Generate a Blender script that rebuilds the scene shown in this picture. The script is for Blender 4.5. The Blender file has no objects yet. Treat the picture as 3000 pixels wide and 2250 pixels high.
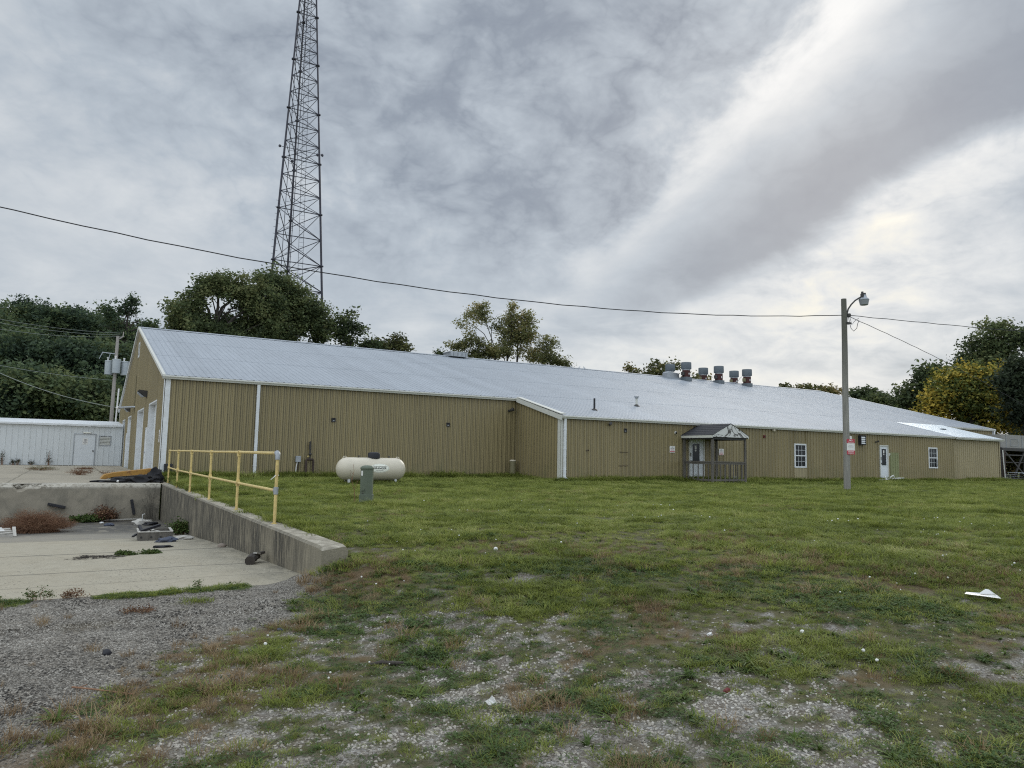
import bpy, bmesh, math, random
import numpy as np
from mathutils import Vector, Matrix
random.seed(7); RNG = np.random.default_rng(11)
C = bpy.context.scene.collection
SC = bpy.context.scene
R = math.radians
# ------------------------------------------------------------------ camera
FPX = 2186.0; CXP, CYP = 1500.0, 1125.0
def _ray(px, py): return np.array([px-CXP, -(py-CYP), FPX])
_d1 = _ray(5245, 1412); _d2 = _ray(209, 1313)
_d1 /= np.linalg.norm(_d1); _d2 -= _d1*np.dot(_d1, _d2); _d2 /= np.linalg.norm(_d2)
_up = np.cross(_d1, _d2); _up = _up if _up[1] > 0 else -_up
RW = np.array([_d1, _d2, _up])                 # camera axes -> world axes (X along the long hall, Y across it)
EYE = np.array([0.0, 0.0, 1.07])
def at(px, py, D):                              # world point at horizontal distance D
    v = RW @ _ray(px, py); return EYE + v*(D/math.hypot(v[0], v[1]))
cam = bpy.data.cameras.new('camera'); camo = bpy.data.objects.new('camera', cam); C.objects.link(camo)
cam.sensor_width = 36.0; cam.lens = FPX/3000*36; cam.clip_end = 3000; cam.clip_start = 0.05
rt = RW @ np.array([1, 0, 0.]); u_ = RW @ np.array([0, 1., 0]); bk = -(RW @ np.array([0, 0, 1.]))
camo.matrix_world = Matrix(((rt[0], u_[0], bk[0], 0), (rt[1], u_[1], bk[1], 0), (rt[2], u_[2], bk[2], 1.07), (0, 0, 0, 1)))
SC.camera = camo
# ------------------------------------------------------------------ node helper
class V:
    """a socket with arithmetic"""
    def __init__(s, nt, sock): s.nt = nt; s.s = sock
    def _m(s, op, *a, clamp=False):
        n = s.nt.nodes.new('ShaderNodeMath'); n.operation = op; n.use_clamp = clamp
        for i, x in enumerate((s,)+a):
            if isinstance(x, V): s.nt.links.new(x.s, n.inputs[i])
            else: n.inputs[i].default_value = x
        return V(s.nt, n.outputs[0])
    def __add__(s, o): return s._m('ADD', o)
    __radd__ = __add__
    def __mul__(s, o): return s._m('MULTIPLY', o)
    __rmul__ = __mul__
    def __sub__(s, o): return s._m('SUBTRACT', o)
    def __rsub__(s, o): return (s*-1.0)+o
    def __truediv__(s, o): return s._m('DIVIDE', o)
    def mx(s, o): return s._m('MAXIMUM', o)
    def mn(s, o): return s._m('MINIMUM', o)
    def gt(s, o): return s._m('GREATER_THAN', o)
    def fn(s, op): return s._m(op)
    def clamp(s): return s._m('ADD', 0.0, clamp=True)
    def ss(s, a, b):
        n = s.nt.nodes.new('ShaderNodeMapRange'); n.interpolation_type = 'SMOOTHSTEP'
        s.nt.links.new(s.s, n.inputs['Value']); n.inputs['From Min'].default_value = a; n.inputs['From Max'].default_value = b
        return V(s.nt, n.outputs['Result'])
def comb(nt, x, y, z):
    n = nt.nodes.new('ShaderNodeCombineXYZ')
    for i, q in enumerate((x, y, z)):
        if isinstance(q, V): nt.links.new(q.s, n.inputs[i])
        else: n.inputs[i].default_value = q
    return n.outputs[0]
def noise(nt, vec, scale, detail=4, rough=0.55, dist=0.0):
    n = nt.nodes.new('ShaderNodeTexNoise'); nt.links.new(vec, n.inputs['Vector'])
    n.inputs['Scale'].default_value = scale; n.inputs['Detail'].default_value = detail
    n.inputs['Roughness'].default_value = rough; n.inputs['Distortion'].default_value = dist
    return V(nt, n.outputs['Fac'])
def ramp(nt, fac, stops, interp='LINEAR'):
    n = nt.nodes.new('ShaderNodeValToRGB'); nt.links.new(fac.s, n.inputs[0]); cr = n.color_ramp; cr.interpolation = interp
    while len(cr.elements) < len(stops): cr.elements.new(0.5)
    for e, (p, c) in zip(cr.elements, stops):
        e.position = p; e.color = (c if len(c) == 4 else (*c, 1)) if hasattr(c, '__len__') else (c, c, c, 1)
    return n.outputs[0]
def mix(nt, fac, a, b, mode='MIX'):
    n = nt.nodes.new('ShaderNodeMix'); n.data_type = 'RGBA'; n.blend_type = mode
    for k, x in ((0, fac), (6, a), (7, b)):
        if isinstance(x, V): nt.links.new(x.s, n.inputs[k])
        elif isinstance(x, bpy.types.NodeSocket): nt.links.new(x, n.inputs[k])
        elif k == 0: n.inputs[0].default_value = x
        else: n.inputs[k].default_value = (*x, 1)
    return n.outputs[2]
# ------------------------------------------------------------------ world: overcast sky with streaky cloud bands
SUN_AZ, SUN_EL = 54.0, 24.0
W = bpy.data.worlds.new('World'); SC.world = W; W.use_nodes = True
nt = W.node_tree; nt.nodes.clear()
tc = nt.nodes.new('ShaderNodeTexCoord'); sx = nt.nodes.new('ShaderNodeSeparateXYZ'); nt.links.new(tc.outputs['Generated'], sx.inputs[0])
dx, dy, dz = (V(nt, sx.outputs[i]) for i in range(3))
a0 = R(22.7); zc = dz.mx(0.03)
pu = (dx*math.sin(a0)+dy*math.cos(a0))/zc; pv = (dx*math.cos(a0)-dy*math.sin(a0))/zc
P = comb(nt, pu, pv, 0.0)
elev = dz.fn('ARCSINE')*57.29578
warp = noise(nt, P, 0.9, 5, 0.55); warp2 = noise(nt, P, 3.4, 5, 0.6)
D3 = comb(nt, dx, dy, dz*1.7)
puff = noise(nt, D3, 4.2, 7, 0.56, 0.35); puff2 = noise(nt, comb(nt, dx+3.1, dy-1.7, dz*1.5), 10.5, 6, 0.60, 0.5); bil = ((noise(nt, comb(nt, dx+1.0, dy+2.0, dz*1.6), 5.2, 5, 0.55, 0.25)-0.5).fn('ABSOLUTE')*2.0)._m('POWER', 0.7); bil2 = ((noise(nt, comb(nt, dx-4.0, dy+1.0, dz*1.6), 12.0, 4, 0.55, 0.3)-0.5).fn('ABSOLUTE')*2.0)._m('POWER', 0.7)
big = noise(nt, comb(nt, dx-2.0, dy+5.0, dz*1.3), 2.0, 3, 0.5)
ripple = noise(nt, comb(nt, pu*0.5, pv*2.6, 2.2), 2.6, 6, 0.6, 0.4)
edgen = (puff-0.5)*0.55+(puff2-0.5)*0.30
vv = pv + (warp-0.5)*0.22 + edgen*0.55
def gs(x, c, w): return (((x-c)/w)._m('POWER', 2.0)*-1.0).fn('EXPONENT')
streak = gs(vv, 0.92, 0.10)*(elev.ss(10.0, 30.0)*0.27+0.04)*(ripple*0.9+0.5)
darkb = vv.ss(0.95, 1.50)*(1.0-vv.ss(1.60, 1.86))
band = streak + vv.ss(0.45, 0.85)*0.02 - darkb*0.36 - gs(vv, 0.25, 0.40)*0.03 - gs(vv, 0.78, 0.45)*0.055 + (1.0-vv.ss(-1.5, -0.3))*0.035 + vv.ss(1.70, 1.9)*0.05*(1.0-vv.ss(2.6, 3.6)) + 0.64
smooth_zone = vv.ss(0.75, 1.05)*(1.0-vv.ss(1.70, 1.85))
tex = ((puff-0.5)*0.48 + (puff2-0.5)*0.52 + (bil-0.42)*0.30 + (bil2-0.42)*0.20)*(vv.ss(-1.4, 0.2)*0.55+0.55)*(elev.ss(8.0, 22.0)*0.5+0.5) + (big-0.5)*0.35 + (ripple-0.5)*0.10
B = band + tex*(1.0-smooth_zone*0.58)
azv = dx._m('ARCTAN2', dy)
st = noise(nt, comb(nt, azv*3.0, elev*0.30, 0.5), 1.5, 5, 0.55, 0.8)
st2 = noise(nt, comb(nt, azv*9.0, elev*0.34, 4.5), 1.3, 6, 0.60, 0.35)
low = 0.60 + (st-0.5)*0.40 + (st2-0.5)*0.46
wl = 1.0-elev.ss(6.0, 17.0)
B = B*(1.0-wl) + low*wl
def glow(px, py, s):
    d = RW @ _ray(px, py); d = d/np.linalg.norm(d)
    dot = dx*float(d[0])+dy*float(d[1])+dz*float(d[2])
    return ((dot-1.0)*(2.0/(s*s))).fn('EXPONENT')
gl = glow(2520, 800, 0.13)*vv.ss(1.70, 1.95); gl2 = glow(2350, 90, 0.10); gl3 = glow(2000, 1020, 0.15); gd = glow(1560, 30, 0.17); gb = glow(1480, 360, 0.05); gdl = glow(1980, 860, 0.10)
B = B + gl*(st2-0.32)*0.85 + gl2*0.20*smooth_zone + gl3*0.22*st2 - gd*0.12*(0.6+puff) + gb*0.13 - gdl*0.05
B = B.mx(0.15).mn(1.1)
col = ramp(nt, B, [(0.0, (.16, .185, .24)), (.33, (.250, .285, .335)), (.55, (.398, .443, .492)), (.75, (.58, .605, .625)), (1.0, (.76, .765, .76))])
warm = mix(nt, ((gl*1.0+gl3*0.8)*B.ss(.68, 1.0)).clamp(), (1, 1, 1), (1.0, .965, .86))
col = mix(nt, 1.0, col, warm, 'MULTIPLY')
# unseen sky overhead and behind the camera is brightened to fill-light ground and walls
vd = dx*0.503+dy*0.859
lift = 1.0 + elev.ss(33.0, 55.0)*1.45 + (vd*-1.0).ss(-0.3, 0.4)*1.1
sky = nt.nodes.new('ShaderNodeTexSky'); sky.sky_type = 'NISHITA'; sky.sun_disc = False
sky.sun_elevation = R(SUN_EL); sky.sun_rotation = R(SUN_AZ)
vm = nt.nodes.new('ShaderNodeVectorMath'); vm.operation = 'SCALE'; nt.links.new(col, vm.inputs[0]); nt.links.new((lift*10.0).s, vm.inputs['Scale'])
skm = mix(nt, 0.06, vm.outputs[0], sky.outputs[0])
# below the horizon: dull ground light
skf = mix(nt, (dz*-1.0).ss(0.0, 0.05), skm, (0.9, 1.0, 0.7))
bg = nt.nodes.new('ShaderNodeBackground'); bg.inputs['Strength'].default_value = 0.1
nt.links.new(skf, bg.inputs['Color']); wo = nt.nodes.new('ShaderNodeOutputWorld'); nt.links.new(bg.outputs[0], wo.inputs[0])
try: W.cycles.sampling_method = 'MANUAL'; W.cycles.sample_map_resolution = 512
except Exception: pass
sl = bpy.data.lights.new('sun', 'SUN'); sl.energy = 0.9; sl.angle = R(22); sl.color = (1.0, 0.95, 0.86)
so = bpy.data.objects.new('sun', sl); C.objects.link(so)
sd = Vector((math.sin(R(SUN_AZ))*math.cos(R(SUN_EL)), math.cos(R(SUN_AZ))*math.cos(R(SUN_EL)), math.sin(R(SUN_EL))))
so.rotation_euler = sd.to_track_quat('Z', 'Y').to_euler()
SC.view_settings.view_transform = 'Standard'; SC.view_settings.look = 'None'; SC.view_settings.gamma = 1.0
SC.view_settings.exposure = 0.25
SC.cycles.max_bounces = 5; SC.cycles.diffuse_bounces = 3; SC.cycles.glossy_bounces = 2; SC.cycles.transmission_bounces = 3
SC.cycles.use_denoising = False
SC.cycles.filter_width = 1.15
# ------------------------------------------------------------------ materials
def mat(name, base, rough=0.7, metal=0.0, var=0.15, scale=6.0, stretch=(1, 1, 1), bump=0.0, bscale=40.0, dirt=None, dirt_amt=0.0, dscale=1.2, spec=0.4, space='Object', detail=5, extra=None):
    m = bpy.data.materials.new(name); m.use_nodes = True; t = m.node_tree
    b = t.nodes['Principled BSDF']; b.inputs['Roughness'].default_value = rough; b.inputs['Metallic'].default_value = metal
    b.inputs['Specular IOR Level'].default_value = spec
    tcn = t.nodes.new('ShaderNodeTexCoord'); mp = t.nodes.new('ShaderNodeMapping'); mp.inputs['Scale'].default_value = stretch
    t.links.new(tcn.outputs[space], mp.inputs[0]); vec = mp.outputs[0]
    n = noise(t, vec, scale, detail, 0.6)
    lo = tuple(c*(1-var) for c in base); hi = tuple(min(1, c*(1+var)) for c in base)
    c = ramp(t, n, [(.28, lo), (.72, hi)])
    if dirt is not None:
        d = noise(t, vec, dscale, 6, 0.65)
        c = mix(t, (d.ss(0.45, 0.72)*dirt_amt), c, dirt)
    if extra: c = extra(t, vec, c, b, tcn)
    t.links.new(c, b.inputs['Base Color'])
    if bump:
        bn = t.nodes.new('ShaderNodeBump'); bn.inputs['Strength'].default_value = bump; bn.inputs['Distance'].default_value = 0.02
        t.links.new(noise(t, vec, bscale, 4, 0.6).s, bn.inputs['Height']); t.links.new(bn.outputs[0], b.inputs['Normal'])
    return m
M = {}
def panels(t, vec, c, b, tcn):      # each sheet of siding has faded a little differently; faint runs down the sheets, screws
    sp = t.nodes.new('ShaderNodeSeparateXYZ'); t.links.new(tcn.outputs['Object'], sp.inputs[0])
    x, y, z = (V(t, sp.outputs[i]) for i in range(3))
    sh = ((x+y)/0.9144).fn('FLOOR')
    wn = t.nodes.new('ShaderNodeTexWhiteNoise'); wn.noise_dimensions = '1D'; t.links.new(sh.s, wn.inputs['W'])
    k = V(t, wn.outputs['Value'])*0.13+0.935
    run = noise(t, comb(t, (x+y)*9.0, 0.0, z*0.25), 1.0, 4, 0.6)
    k = k*(run*0.22+0.89)
    fr = ((x+y)/.2286).fn('FRACT')*.2286; shade_n = noise(t, comb(t, (x+y)*3.0, 0.0, z*1.3), 1.0, 3, .6)
    rib_shade = 1.0-(fr-.083).fn('ABSOLUTE').ss(.008, .017); rib_shade2 = 1.0-(fr-.156).fn('ABSOLUTE').ss(.008, .017)
    k = k*(1.0-(rib_shade*.62+rib_shade2*.55)*(shade_n*.7+.55).mn(1.0))  # shade along both edges of each rib painted in as dark lines, varied by noise
    c = mix(t, 1.0, c, comb(t, k, k, k), 'MULTIPLY')
    alg = noise(t, comb(t, (x+y)*0.9, 0.0, z*0.5), 1.0, 5, 0.7)
    low = (1.0-z.ss(0.1, 1.2))*alg.ss(0.42, 0.7)*0.55
    return mix(t, low, c, (.11, .12, .055))
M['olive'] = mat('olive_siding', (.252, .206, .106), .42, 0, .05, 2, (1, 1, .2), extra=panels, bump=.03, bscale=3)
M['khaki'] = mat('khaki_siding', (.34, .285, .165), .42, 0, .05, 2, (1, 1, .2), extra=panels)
M['patch'] = mat('green_patch', (.21, .225, .11), .5, 0, .10, 3, (1, 1, .2))
def roofx(t, vec, c, b, tcn):
    sp = t.nodes.new('ShaderNodeSeparateXYZ'); t.links.new(tcn.outputs['Object'], sp.inputs[0])
    x, y = V(t, sp.outputs[0]), V(t, sp.outputs[1])
    sh = (x/0.9144).fn('FLOOR')
    wn = t.nodes.new('ShaderNodeTexWhiteNoise'); wn.noise_dimensions = '1D'; t.links.new(sh.s, wn.inputs['W'])
    k = V(t, wn.outputs['Value'])*0.10+0.95
    run = noise(t, comb(t, x*7.0, y*0.35, 0.0), 1.0, 5, 0.65); k = k*(run*0.30+0.85)
    big = noise(t, comb(t, x*0.25, y*0.25, 0.0), 1.0, 4, 0.6); k = k*(big*0.22+0.89)
    fr = (x/.2286).fn('FRACT')*.2286; rib_shade = 1.0-(fr-.085).fn('ABSOLUTE').ss(.004, .014); k = k*(1.0-rib_shade*.12)  # faint shade line painted into the colour beside each roof rib
    t.links.new((run*0.2+0.5).s, b.inputs['Roughness'])
    return mix(t, 1.0, c, comb(t, k, k, k), 'MULTIPLY')
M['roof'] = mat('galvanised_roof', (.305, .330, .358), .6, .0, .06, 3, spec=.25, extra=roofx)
M['roof2'] = mat('new_galvanised_roof', (.52, .57, .60), .4, .15, .04, 3)
M['white'] = mat('white_trim', (.66, .68, .69), .45, 0, .07, 4, dirt=(.35, .33, .27), dirt_amt=.28, dscale=3)
M['cream'] = mat('aged_trim', (.55, .55, .50), .5, 0, .08, 4, dirt=(.28, .26, .2), dirt_amt=.35, dscale=4)
M['whitesiding'] = mat('white_siding', (.58, .605, .61), .5, 0, .05, 3, (1, 1, .2), extra=lambda t, v, c, b, tcn: c)
M['conc'] = mat('concrete', (.34, .315, .26), .85, 0, .16, 3, bump=.25, bscale=60, dirt=(.17, .155, .125), dirt_amt=.5, dscale=.55)
def stainwall(t, vec, c, b, tcn):
    sp = t.nodes.new('ShaderNodeSeparateXYZ'); t.links.new(tcn.outputs['Object'], sp.inputs[0])
    x, y, z = (V(t, sp.outputs[i]) for i in range(3))
    run = noise(t, comb(t, (x+y)*9.0, 0.0, z*1.1), 1.6, 7, 0.75)
    run2 = noise(t, comb(t, (x+y)*0.9, 5.0, z*0.6), 1.0, 4, 0.6)
    sp2 = noise(t, comb(t, (x+y)*1.0, 2.0, z*1.0), 22.0, 3, 0.7)
    c = mix(t, (run.ss(.36, .56)*0.95*run2.ss(.26, .50)).clamp(), c, (.045, .041, .032))
    c = mix(t, sp2.ss(.58, .7)*0.35, c, (.40, .37, .30))
    c = mix(t, run.ss(.58, .72)*0.45, c, (.36, .345, .29))
    gn = t.nodes.new('ShaderNodeNewGeometry'); sn = t.nodes.new('ShaderNodeSeparateXYZ'); t.links.new(gn.outputs['Normal'], sn.inputs[0]); up_ = V(t, sn.outputs[2]).ss(.5, .8)
    ln = noise(t, comb(t, x*1.0, y*1.0, 0.0), 7.0, 6, .7)
    c = mix(t, up_, c, ramp(t, ln, [(.3, (.13, .115, .09)), (.5, (.27, .245, .19)), (.65, (.40, .37, .30)), (.8, (.34, .25, .12))]))
    return mix(t, (1.0-y.ss(8.5, 10.4))*.7*(1.0-up_), c, (.29, .26, .19))
M['concdark'] = mat('weathered_concrete', (.245, .215, .155), .9, 0, .2, 5, bump=.4, bscale=45, extra=stainwall)
def docky(t, vec, c, b, tcn):
    sp = t.nodes.new('ShaderNodeSeparateXYZ'); t.links.new(tcn.outputs['Object'], sp.inputs[0])
    x, y, z = (V(t, sp.outputs[i]) for i in range(3))
    pat = noise(t, comb(t, x*1.2, 0.0, z*1.4), 1.3, 5, 0.6, .5); run = noise(t, comb(t, x*7.0, 0.0, z*0.6), 1.0, 5, 0.65)
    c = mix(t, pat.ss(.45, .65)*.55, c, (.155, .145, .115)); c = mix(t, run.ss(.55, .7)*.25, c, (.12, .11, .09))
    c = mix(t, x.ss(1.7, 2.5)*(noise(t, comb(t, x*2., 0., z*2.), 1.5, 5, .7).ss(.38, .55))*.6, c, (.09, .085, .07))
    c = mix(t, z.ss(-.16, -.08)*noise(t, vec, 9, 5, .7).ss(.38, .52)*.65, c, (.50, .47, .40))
    return c
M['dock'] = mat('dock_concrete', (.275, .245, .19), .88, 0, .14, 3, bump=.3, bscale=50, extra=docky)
def slabx(t, vec, c, b, tcn):
    sp = t.nodes.new('ShaderNodeSeparateXYZ'); t.links.new(tcn.outputs['Object'], sp.inputs[0])
    x, y = V(t, sp.outputs[0]), V(t, sp.outputs[1])
    pat = noise(t, comb(t, x*.7, y*.35, 0.0), 1.0, 5, 0.6)
    c = mix(t, pat.ss(.40, .68)*.40, c, (.30, .26, .185))
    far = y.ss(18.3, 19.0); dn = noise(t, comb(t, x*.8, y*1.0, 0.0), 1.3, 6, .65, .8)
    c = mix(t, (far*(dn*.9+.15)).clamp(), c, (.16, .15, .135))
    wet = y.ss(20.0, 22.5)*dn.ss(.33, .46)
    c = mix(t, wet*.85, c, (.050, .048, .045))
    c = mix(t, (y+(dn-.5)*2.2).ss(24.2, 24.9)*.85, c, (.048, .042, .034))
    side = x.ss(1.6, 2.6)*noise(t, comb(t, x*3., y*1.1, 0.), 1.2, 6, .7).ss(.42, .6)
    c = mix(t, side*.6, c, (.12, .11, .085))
    pit = noise(t, comb(t, x*1., y*.6, 0.0), 30.0, 2, .5).ss(.60, .66)*(1.0-y.ss(12., 15.))*noise(t, comb(t, x, y, 1.0), 1.5, 3, .6).ss(.35, .6)
    c = mix(t, pit*.85, c, (.09, .08, .065))
    mot = noise(t, comb(t, x*2.2, y*1.2, 4.0), 2.0, 6, .7); c = mix(t, mot.ss(.45, .7)*.35, c, (.22, .19, .13))
    sp3 = noise(t, vec, 120.0, 2, .5); c = mix(t, sp3.ss(.5, .8)*.3, c, (.20, .18, .14))
    ci = noise(t, comb(t, x, y, 0.0), 1.2, 4, .6)
    for j, (yy, w) in enumerate(((11.15, .030), (14.1, .060), (18.6, .040), (9.75, .010))):
        dd = (y-yy-(ci-.5)*(.10 if j == 1 else .03)).fn('ABSOLUTE'); c = mix(t, (1.0-dd.ss(w*.5, w*1.3))*.85, c, (.075, .068, .055))
    dg = (x*.9+y*.44-5.9 + (ci-.5)*.25).fn('ABSOLUTE')
    c = mix(t, (1.0-dg.ss(.006, .016))*(x*-1.0).ss(-.1, .1)*.6, c, (.10, .09, .07))
    return c
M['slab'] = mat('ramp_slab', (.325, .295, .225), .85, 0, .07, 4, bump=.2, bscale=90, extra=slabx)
def apronx(t, vec, c, b, tcn):
    sp = t.nodes.new('ShaderNodeSeparateXYZ'); t.links.new(tcn.outputs['Object'], sp.inputs[0])
    x, y = V(t, sp.outputs[0]), V(t, sp.outputs[1]); ci = noise(t, comb(t, x, y, 0.0), 1.0, 4, .6)
    for yy in (30.5, 36.6, 42.8, 48.5):
        dd = (y-yy-(ci-.5)*.35).fn('ABSOLUTE'); c = mix(t, (1.0-dd.ss(.03, .12))*.7, c, (.09, .08, .06))
    for xx in (-1.6, 1.2):
        dd = (x-xx-(ci-.5)*.15).fn('ABSOLUTE'); c = mix(t, (1.0-dd.ss(.01, .05))*.6, c, (.10, .09, .06))
    st_ = noise(t, comb(t, x*.5, y*.25, 3.0), 1.0, 5, .65)
    return mix(t, st_.ss(.45, .65)*.35, c, (.17, .15, .115))
M['apron'] = mat('apron_concrete', (.33, .29, .22), .85, 0, .10, 2, bump=.2, bscale=40, extra=apronx)
M['yellow'] = mat('rail_yellow', (.62, .48, .19), .45, 0, .09, 9, dirt=(.30, .19, .08), dirt_amt=.55, dscale=10)
M['galv'] = mat('galvanised_steel', (.33, .35, .37), .45, .5, .12, 6)
M['bluegalv'] = mat('grey_band_steel', (.115, .135, .150), .6, .05, .10, 4, dirt=(.15, .16, .16), dirt_amt=.3)
M['tower'] = mat('tower_steel', (.045, .045, .06), .6, .2, .25, 2)
M['black'] = mat('black_rubber', (.018, .018, .022), .6, 0, .3, 8)
M['dark'] = mat('dark_metal', (.05, .048, .045), .55, .2, .25, 10)
M['brownpipe'] = mat('rusted_pipe', (.05, .035, .028), .8, 0, .3, 14)
M['rust'] = mat('rust', (.060, .020, .017), .85, 0, .35, 7, dirt=(.05, .03, .028), dirt_amt=.8, dscale=3)
M['wood'] = mat('weathered_wood', (.125, .115, .10), .9, 0, .28, 5, (4, 4, .6), bump=.4, bscale=30, dirt=(.07, .065, .055), dirt_amt=.6)
M['polewood'] = mat('pole_wood', (.24, .23, .205), .9, 0, .3, 4, (6, 6, .35), bump=.5, bscale=30, extra=lambda t, v, c, b, tcn: mix(t, V(t, (lambda s: (t.links.new(tcn.outputs['Object'], s.inputs[0]), s.outputs[2])[1])(t.nodes.new('ShaderNodeSeparateXYZ'))).ss(3.2, 6.5)*.8, c, (.085, .085, .068)))
M['polewood2'] = mat('grey_pole_wood', (.30, .275, .245), .9, 0, .2, 4, (6, 6, .35))
M['shingle'] = mat('asphalt_shingle', (.030, .030, .034), .9, 0, .35, 30, extra=lambda t, v, c, b, tcn: c, bump=.4, bscale=60)
def peel(t, vec, c, b, tcn):
    n = noise(t, vec, .9, 2, .5, 1.2); k = ((n*7.0).fn('FRACT')-.5).fn('ABSOLUTE')
    n2 = noise(t, vec, 5.0, 5, .7)
    c = mix(t, (1.0-k.ss(.04, .16))*n2.ss(.32, .45), c, (.09, .085, .08))
    return c
M['peel'] = mat('peeling_white_ply', (.60, .60, .58), .7, 0, .06, 6, (1, 1, 1.6), extra=peel)
M['door'] = mat('door_white', (.62, .65, .67), .4, 0, .04, 3, dirt=(.40, .40, .38), dirt_amt=.2)
M['glass'] = mat('dark_glass', (.006, .009, .011), .10, 0, .2, 1, spec=.22)
M['tank'] = mat('tank_paint', (.56, .51, .405), .38, 0, .05, 3, extra=lambda t, v, c, b, tcn: mix(t, noise(t, v, 26.0, 3, .6).ss(.66, .74)*.4, c, (.25, .22, .18)))
M['pedestal'] = mat('pedestal_green', (.100, .122, .085), .55, 0, .10, 5, dirt=(.16, .19, .155), dirt_amt=.5, dscale=4)
M['sign'] = mat('sign_white', (.68, .67, .64), .5, 0, .03, 3)
M['signred'] = mat('sign_red', (.42, .05, .07), .5, 0, .1, 3)
M['signpink'] = mat('faded_red_print', (.55, .30, .33), .5, 0, .1, 3)
M['signgrey'] = mat('grey_print', (.20, .20, .21), .5, 0, .1, 3)
M['ink'] = mat('ink', (.03, .03, .03), .5, 0, .1, 3)
M['decal'] = mat('decal_cream', (.80, .80, .70), .5, 0, .02, 3)
M['dockyellow'] = mat('yellow_plate', (.36, .19, .035), .55, 0, .12, 5, dirt=(.12, .05, .02), dirt_amt=.8, dscale=5)
M['bag'] = mat('black_plastic', (.008, .008, .010), .5, 0, .3, 5, bump=.6, bscale=14, spec=.25)
M['bluebag'] = mat('blue_grey_cloth', (.055, .065, .095), .6, 0, .35, 9, bump=.8, bscale=22)
M['scrapw'] = mat('bleached_board', (.42, .40, .36), .8, 0, .18, 8)
M['pvc'] = mat('white_pvc', (.62, .62, .60), .35, 0, .03, 3)
M['rock'] = mat('rock', (.24, .20, .165), .9, 0, .25, 6, bump=.5, bscale=20)
M['reddish'] = mat('red_stone', (.15, .085, .075), .9, 0, .25, 6, bump=.5, bscale=20)
M['stick'] = mat('dry_stick', (.22, .12, .07), .9, 0, .25, 9)
M['bark'] = mat('bark', (.055, .047, .040), .95, 0, .3, 3, (3, 3, .6), bump=.5, bscale=12)
M['hop'] = mat('hopper_grey', (.27, .265, .245), .7, .1, .08, 2, dirt=(.18, .17, .15), dirt_amt=.5)
M['kelbox'] = mat('box_khaki', (.17, .155, .085), .6, 0, .1, 4)
M['olivetrim'] = mat('olive_trim', (.16, .14, .075), .5, 0, .1, 4)
M['bird'] = mat('bird_white', (.55, .55, .55), .8, 0, .2, 8)
M['red'] = mat('red_box', (.13, .02, .02), .5, 0, .1, 4)
M['wire'] = mat('wire_black', (.02, .02, .022), .6, 0, .1, 4)
M['wirel'] = mat('wire_alu', (.20, .22, .20), .5, .3, .1, 4)
M['soffit'] = mat('soffit_dark', (.05, .05, .05), .8, 0, .1, 4)
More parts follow.
